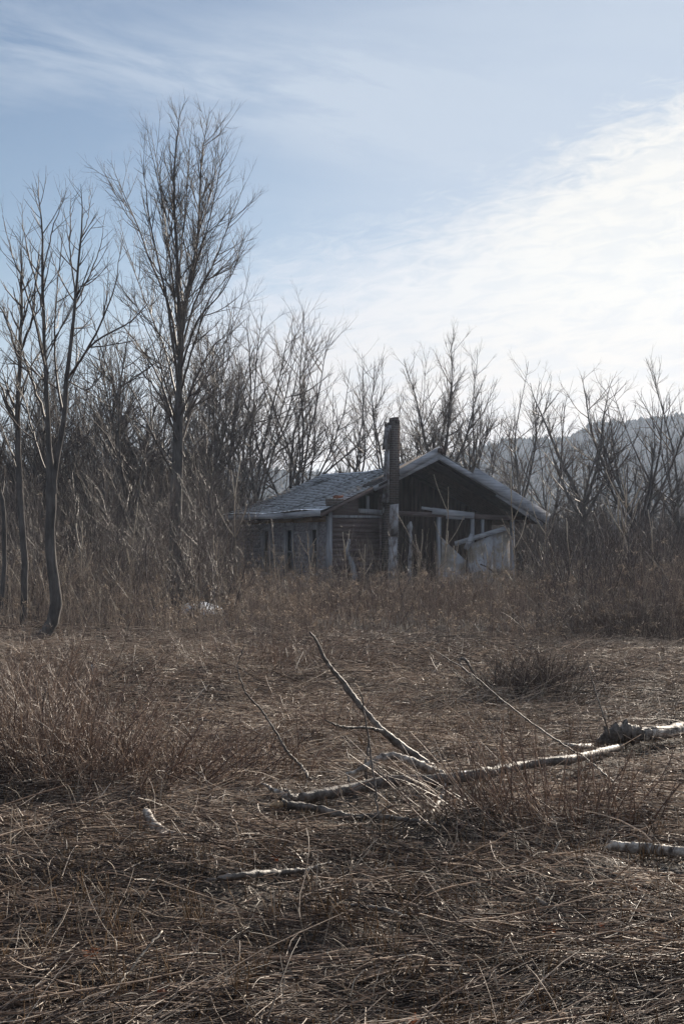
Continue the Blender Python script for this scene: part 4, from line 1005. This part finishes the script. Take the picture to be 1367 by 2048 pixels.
o = gp_(640, 1622, .05, 0)[:3]
l2 = thing('broken_branch', o, 'dark smooth branch with a splintered pale end, nearest below the long fallen one', 'fallen branch')
limb([gp_(562, 1608, .09, .023), gp_(610, 1614, .08, .024), gp_(655, 1622, .07, .022), gp_(700, 1635, .05, .021), gp_(745, 1632, .05, .019), gp_(800, 1638, .04, .014), gp_(850, 1645, .035, .011), gp_(885, 1655, .03, .008)], 'bough', M_LOGDARK, l2, 40, 10, origin=o)
limb([gp_(563, 1608, .09, .021), gp_(553, 1609, .09, .017), gp_(543, 1611, .085, .008), gp_(538, 1612, .085, .002)], 'splintered_end', M_CUT, l2, 8, 9, .22, origin=o)
limb([gp_(740, 1634, .05, .012), gp_(760, 1624, .07, .009), gp_(785, 1610, .10, .004)], 'limb', M_LOGDARK, l2, 10, 6, origin=o)

o = gp_(1300, 1470, .08, 0)[:3]
l3 = thing('broken_log', o, 'thick grey log with a dark rotten end at the right edge', 'log')
limb([gp_(1268, 1474, 0.110, .045), gp_(1290, 1468, 0.110, .052), gp_(1330, 1464, 0.100, .054), gp_(1380, 1455, 0.100, .056), gp_(1440, 1448, 0.100, .058)], 'trunk_piece', M_LOGPALE, l3, 26, 12, .05, origin=o)
limb([gp_(1195, 1484, 0.100, .02), gp_(1212, 1476, 0.140, .05), gp_(1230, 1466, 0.170, .07), gp_(1252, 1466, 0.160, .075), gp_(1275, 1470, 0.130, .055), gp_(1290, 1474, 0.110, .03)], 'rotten_end', M_LOGDARK, l3, 22, 14, .20, origin=o)
limb([gp_(1180, 1492, 0.100, .020), gp_(1150, 1492, 0.110, .018), gp_(1125, 1487, 0.120, .010)], 'splinter', M_LOGPALE, l3, 10, 7, .1, origin=o)
def single(name, rows, label, cat, material, n=26, sides=9, rough=.06, group=None):
    o = rows[0][:3]; ob = limb(rows, name, material, None, n, sides, rough, origin=o); ob.location = o; return tag(ob, label, cat, group)
single('log', [gp_(1214, 1690, 0.070, .022), gp_(1250, 1693, 0.065, .027), (gp_(1300, 1698, 0.065, .027)), gp_(1350, 1703, 0.065, .026), gp_(1420, 1708, 0.065, .026)], 'smooth grey log half buried in straw at the lower right edge', 'log', M_LOGPALE, 30, 12, .03)
single('log', [gp_(292, 1622, 0.115, .016), gp_(298, 1634, 0.105, .024), gp_(306, 1648, 0.090, .025), gp_(322, 1662, 0.080, .027), gp_(350, 1671, 0.075, .024), gp_(378, 1676, 0.070, .019), gp_(397, 1679, 0.065, .012)], 'short curved grey log like an elbow, left foreground', 'log', M_LOGPALE, 30, 12, .05)
single('stick', [gp_(414, 1758, 0.065, .006), gp_(440, 1756, 0.070, .010), gp_(462, 1754, 0.075, .017), gp_(500, 1749, 0.075, .017), gp_(560, 1745, 0.070, .014), gp_(610, 1739, 0.070, .010), gp_(662, 1724, 0.085, .003)], 'brown bent stick lying in the straw of the near foreground', 'stick', M_LOGDARK, 30, 9)
single('stick', [gp_(660, 1805, 0.050, .004), gp_(720, 1812, 0.055, .006), gp_(780, 1822, 0.055, .010), gp_(815, 1833, 0.050, .004)], 'flat brown stick in the straw right of the bent stick', 'stick', M_LOGDARK, 20, 7)
single('stick', [gp_(1070, 1797, .05, .010), gp_(1090, 1808, .04, .010), gp_(1112, 1820, .025, .008)], 'short thick stick lying right of the dark hollow', 'stick', M_LOGPALE, 10, 8)
single('stick', [gp_(620, 1560, .03, .013), ap_(600, 1530, 9.8, .011), ap_(575, 1505, 9.8, .010), ap_(552, 1465, 9.85, .008), ap_(520, 1418, 9.9, .007), ap_(495, 1390, 9.9, .006), ap_(478, 1352, 9.9, .005), ap_(476, 1328, 9.9, .004), ap_(486, 1300, 9.9, .003), ap_(489, 1284, 9.9, .0015)], 'slender curving branch rising left of the fallen branch', 'branch', M_LOGDARK, 40, 7, .04)
single('stick', [gp_(762, 1695, .0, .0055), ap_(757, 1640, 7.6, .0055), ap_(748, 1560, 7.65, .005), ap_(735, 1470, 7.7, .0045), ap_(724, 1395, 7.7, .004), ap_(717, 1379, 7.7, .002)], 'thin dark stick standing upright before the fallen branch', 'stick', M_LOGDARK, 30, 6, .04)
single('stick', [gp_(1300, 1630, .0, .007), ap_(1180, 1525, 9.6, .0065), ap_(1100, 1473, 9.9, .006), ap_(1010, 1405, 10.2, .005), ap_(945, 1350, 10.5, .004), ap_(880, 1308, 10.8, .003), ap_(815, 1275, 11, .0015)], 'very long thin branch slanting over the straw from right to upper left', 'branch', M_LOGDARK, 40, 6, .04)
single('stick', [gp_(1224, 1500, .0, .007), ap_(1212, 1450, 11.2, .006), ap_(1190, 1385, 11.3, .005), ap_(1174, 1325, 11.4, .003), ap_(1169, 1308, 11.4, .0015)], 'thin bare stick leaning out of the rotten log end', 'stick', M_LOGDARK, 26, 6, .04)
single('stick', [gp_(962, 1372, .03, .012), ap_(945, 1345, 16, .014), ap_(932, 1322, 16, .016), ap_(921, 1317, 16, .014), ap_(920, 1328, 16, .012), ap_(934, 1345, 16, .010), ap_(955, 1360, 16.1, .006)], 'dark curled loop of branch left of the dark heap', 'branch', M_LOGDARK, 30, 7, .1)
single('stick', [gp_(395, 1437, .04, .006), gp_(430, 1446, .05, .012), gp_(462, 1458, .04, .006)], 'small dark stick on the flattened straw at left centre', 'stick', M_LOGDARK, 16, 7)
single('stake', [gp_(186, 1362, .0, .010), ap_(186, 1345, 17, .010), ap_(185, 1328, 17, .008)], 'small white upright stake near the left bushes', 'stake', M_SNOW, 8, 6, .02)
single('stick', [gp_(205, 2020, .02, .003), gp_(260, 1940, .09, .0042), gp_(325, 1862, .16, .0036)], 'long straight pale stem slanting across the lower left foreground', 'stem', M_STALK, 14, 6, .03)
single('stick', [gp_(360, 1950, .06, .003), gp_(385, 1995, .04, .004), gp_(408, 2036, .02, .003)], 'pale straight stem at the bottom, slanting down right', 'stem', M_STALK, 10, 6, .03)

# ================================================================== flattened straw
CL = np.concatenate(CLEAR); CL = CL[CL[:, 3] > .0095]
def clear_mask(x, Y, r, L):
    k = np.ones(len(x), bool); u = r.random(len(x))
    for cx, cy, cz, cr in CL:
        if cz - float(gh(cx, cy)) > .3: continue
        k &= ~((np.abs(x - cx) < cr + .05 + .25 * L) & (Y < cy + .05) & (Y > cy - .45) & (u < .90))
    return k
def lay(name, n, y0, y1, lmin, lmax, rmin, rmax, material, seed, label, cat, hgt=.07, spread=.33, npts=5, bend=.10, pw=1.0, rpow=1.0, wild=.18, rise=.25, flat=1.0):
    r = np.random.default_rng(seed)
    Y = y0 + (y1 - y0) * r.random(n) ** pw; x = r.uniform(-1, 1, n) * (.262 * Y + .7)
    ang = .9 * vnoise(x * .35, Y * .30, seed + 3, 2) * .9 + .25 * np.sin(Y * .5 + x * .25) + r.normal(size=n) * spread
    L = lmin + (lmax - lmin) * r.random(n) ** 1.8
    k = clear_mask(x, Y, r, L) if L.mean() > .12 else np.ones(n, bool); x, Y, ang, L = x[k], Y[k], ang[k], L[k]; n = len(x)
    w = r.random(n) < wild; ang = np.where(w, r.uniform(0, pi, n), ang) + pi * (r.random(n) > .5)
    pit = np.where(r.random(n) < .22, np.abs(r.normal(size=n)) * rise, r.normal(size=n) * .05)
    rad = (rmin + (rmax - rmin) * r.random(n) ** 2) * (1 + Y / 40)
    t = np.linspace(0, 1, npts)[None, :]; bd = r.normal(size=n)[:, None] * bend
    X = x[:, None] + np.cos(ang)[:, None] * L[:, None] * (t - .5) - np.sin(ang)[:, None] * bd * L[:, None] * 4 * t * (1 - t)
    YY = Y[:, None] + np.sin(ang)[:, None] * L[:, None] * (t - .5) + np.cos(ang)[:, None] * bd * L[:, None] * 4 * t * (1 - t)
    tuft = .5 + .5 * vnoise(x * 1.1, Y * 1.3, 88, 3)
    Z = .6 * gh(X, YY) + .4 * gh(x, Y)[:, None] + (hgt * (r.random(n) ** 1.5) * (.12 + 2.2 * tuft ** 2))[:, None] + np.sin(pit)[:, None] * L[:, None] * t + r.normal(size=n)[:, None] * .04 * L[:, None] * 4 * t * (1 - t)
    # a kink somewhere: dry stems snap
    kk = (r.random(n) < .3)[:, None] * r.normal(size=n)[:, None] * .35 * np.maximum(t - .5, 0) * L[:, None]
    P = np.stack([X + kk, YY, np.maximum(Z, gh(X, YY) - .01)], -1); R = rad[:, None] * (1 - .4 * t)
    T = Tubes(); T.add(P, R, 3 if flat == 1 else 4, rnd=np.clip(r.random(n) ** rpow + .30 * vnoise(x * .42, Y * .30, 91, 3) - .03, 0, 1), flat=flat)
    return tag(T.build(name, material), label, cat, kind='stuff')
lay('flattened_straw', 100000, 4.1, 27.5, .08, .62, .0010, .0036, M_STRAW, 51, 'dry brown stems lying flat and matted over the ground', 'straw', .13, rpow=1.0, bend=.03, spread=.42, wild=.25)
lay('broken_blades', 30000, 4.1, 24, .03, .13, .0022, .0055, M_BLADE, 57, 'flat broken bits of leaf and stem scattered through the straw', 'litter', .11, 1.2, 4, .25, wild=.6, flat=.25)
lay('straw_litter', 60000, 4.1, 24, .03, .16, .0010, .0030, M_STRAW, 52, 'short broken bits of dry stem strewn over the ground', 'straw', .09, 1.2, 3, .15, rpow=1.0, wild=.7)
def stubble():
    r = np.random.default_rng(53); m = 1500; k = 7
    Y = 4.3 + 18 * r.random(m) ** 1.1; x = r.uniform(-1, 1, m) * (.26 * Y + .4)
    X = np.repeat(x, k) + r.normal(size=m * k) * .018; YY = np.repeat(Y, k) + r.normal(size=m * k) * .018; n = m * k
    p = np.stack([X, YY, gh(X, YY)], 1); d = np.stack([r.normal(size=n) * .28, r.normal(size=n) * .28, np.ones(n)], 1)
    P, R = levelgrow(p, d, r.uniform(.04, .17, n), r.uniform(.0012, .0032, n), 2, .1, 0, .8, r)
    t = Tubes(); t.add(P, R, 3, rnd=r.random(n)); tag(t.build('stubble', M_STUB), 'short upright tufts of cut straw poking from the mat', 'stubble', kind='stuff')
    n = 5200; Y = 4.6 + 19 * r.random(n); x = r.uniform(-1, 1, n) * (.26 * Y + .4)
    p = np.stack([x, Y, gh(x, Y)], 1); d = np.stack([r.normal(size=n) * .5, r.normal(size=n) * .4, np.ones(n)], 1)
    kk = clear_mask(x, Y, r, 0 * x + .1); x, Y, p, d = x[kk], Y[kk], p[kk], d[kk]; n = len(x)
    ht = r.uniform(.10, .50, n) * (.5 + .5 * np.clip((Y - 6) / 8, 0, 1))
    P, R = levelgrow(p, d, ht, r.uniform(.0012, .0034, n), 6, .16, -.04, .6, r)
    t = Tubes(); t.add(P, R, 3, rnd=r.random(n)); tag(t.build('standing_stalks', M_STALK), 'pale bent stalks still standing among the flattened straw', 'stalks', kind='stuff')
stubble()

# dead leaves
def leaf(px, py, s, seed, label):
    r = np.random.default_rng(seed); g = gp_(px, py, .05, 0)
    ang = np.linspace(0, 2 * pi, 31)[:-1]
    rad = .55 + .30 * np.abs(np.cos(ang * 2.5)) ** 1.5 + .10 * np.cos(ang * 15); rad[np.abs(ang - pi) < .25] *= .6
    V = [[0, 0, 0]]; 
    for q in (.5, 1.0):
        for a_, rr in zip(ang, rad): V.append([cos(a_) * rr * s * q, sin(a_) * rr * s * q, .30 * s * q * q * cos(2 * a_ + seed) + .08 * s * r.normal() * q])
    V = np.array(V); T = []; Q = []
    for i in range(30):
        j = (i + 1) % 30; T.append([0, 1 + i, 1 + j]); Q.append([1 + i, 31 + i, 31 + j, 1 + j])
    ax, az = r.uniform(.5, 1.1), r.uniform(0, 6.28)
    ca, sa, cz, sz = cos(ax), sin(ax), cos(az), sin(az)
    V = V @ np.array([[cz, sz, 0], [-sz, cz, 0], [0, 0, 1]]); V = V @ np.array([[1, 0, 0], [0, ca, sa], [0, -sa, ca]])
    ob = mesh_from('leaf', V, Q, M_LEAF, None, np.full(61, r.random()), True, T); ob.location = g[:3]; tag(ob, label, 'leaf', 'dead leaves on the straw')
leaf(182, 1905, .040, 1, 'curled red-brown leaf at the lower left')
leaf(1097, 1860, .045, 2, 'orange-brown lobed leaf standing at the lower right')
leaf(1268, 1768, .040, 3, 'brown folded leaf below the half-buried log')
leaf(551, 1713, .032, 4, 'small red leaf above the bent stick')
leaf(1195, 1778, .024, 5, 'tiny red leaf just left of the brown folded one')
leaf(828, 2042, .03, 6, 'small brown leaf on the very bottom edge')
leaf(1200, 1849, .024, 7, 'tiny dark red leaf right of the orange-brown lobed one')
leaf(325, 1985, .026, 8, 'small dull leaf near the long slanting pale stem')

# ================================================================== air
def haze():
    b = Boxes(); b.box(-2750, 2750, -2750, 2750, -3.2, HTOP)
    def bb(nt, N, Lk, bs):
        N.remove(bs); out = N['Material Output']; v = N.new('ShaderNodeVolumePrincipled')
        v.inputs['Color'].default_value = (.68, .80, 1.0, 1); v.inputs['Density'].default_value = HAZE; v.inputs['Anisotropy'].default_value = .35
        Lk(v.outputs[0], out.inputs['Volume'])
    o = b.build('haze', mat('air_haze', bb)); tag(o, 'thin pale haze in the cold air', 'haze', kind='stuff')
HAZE = .00032; HTOP = 100
haze()
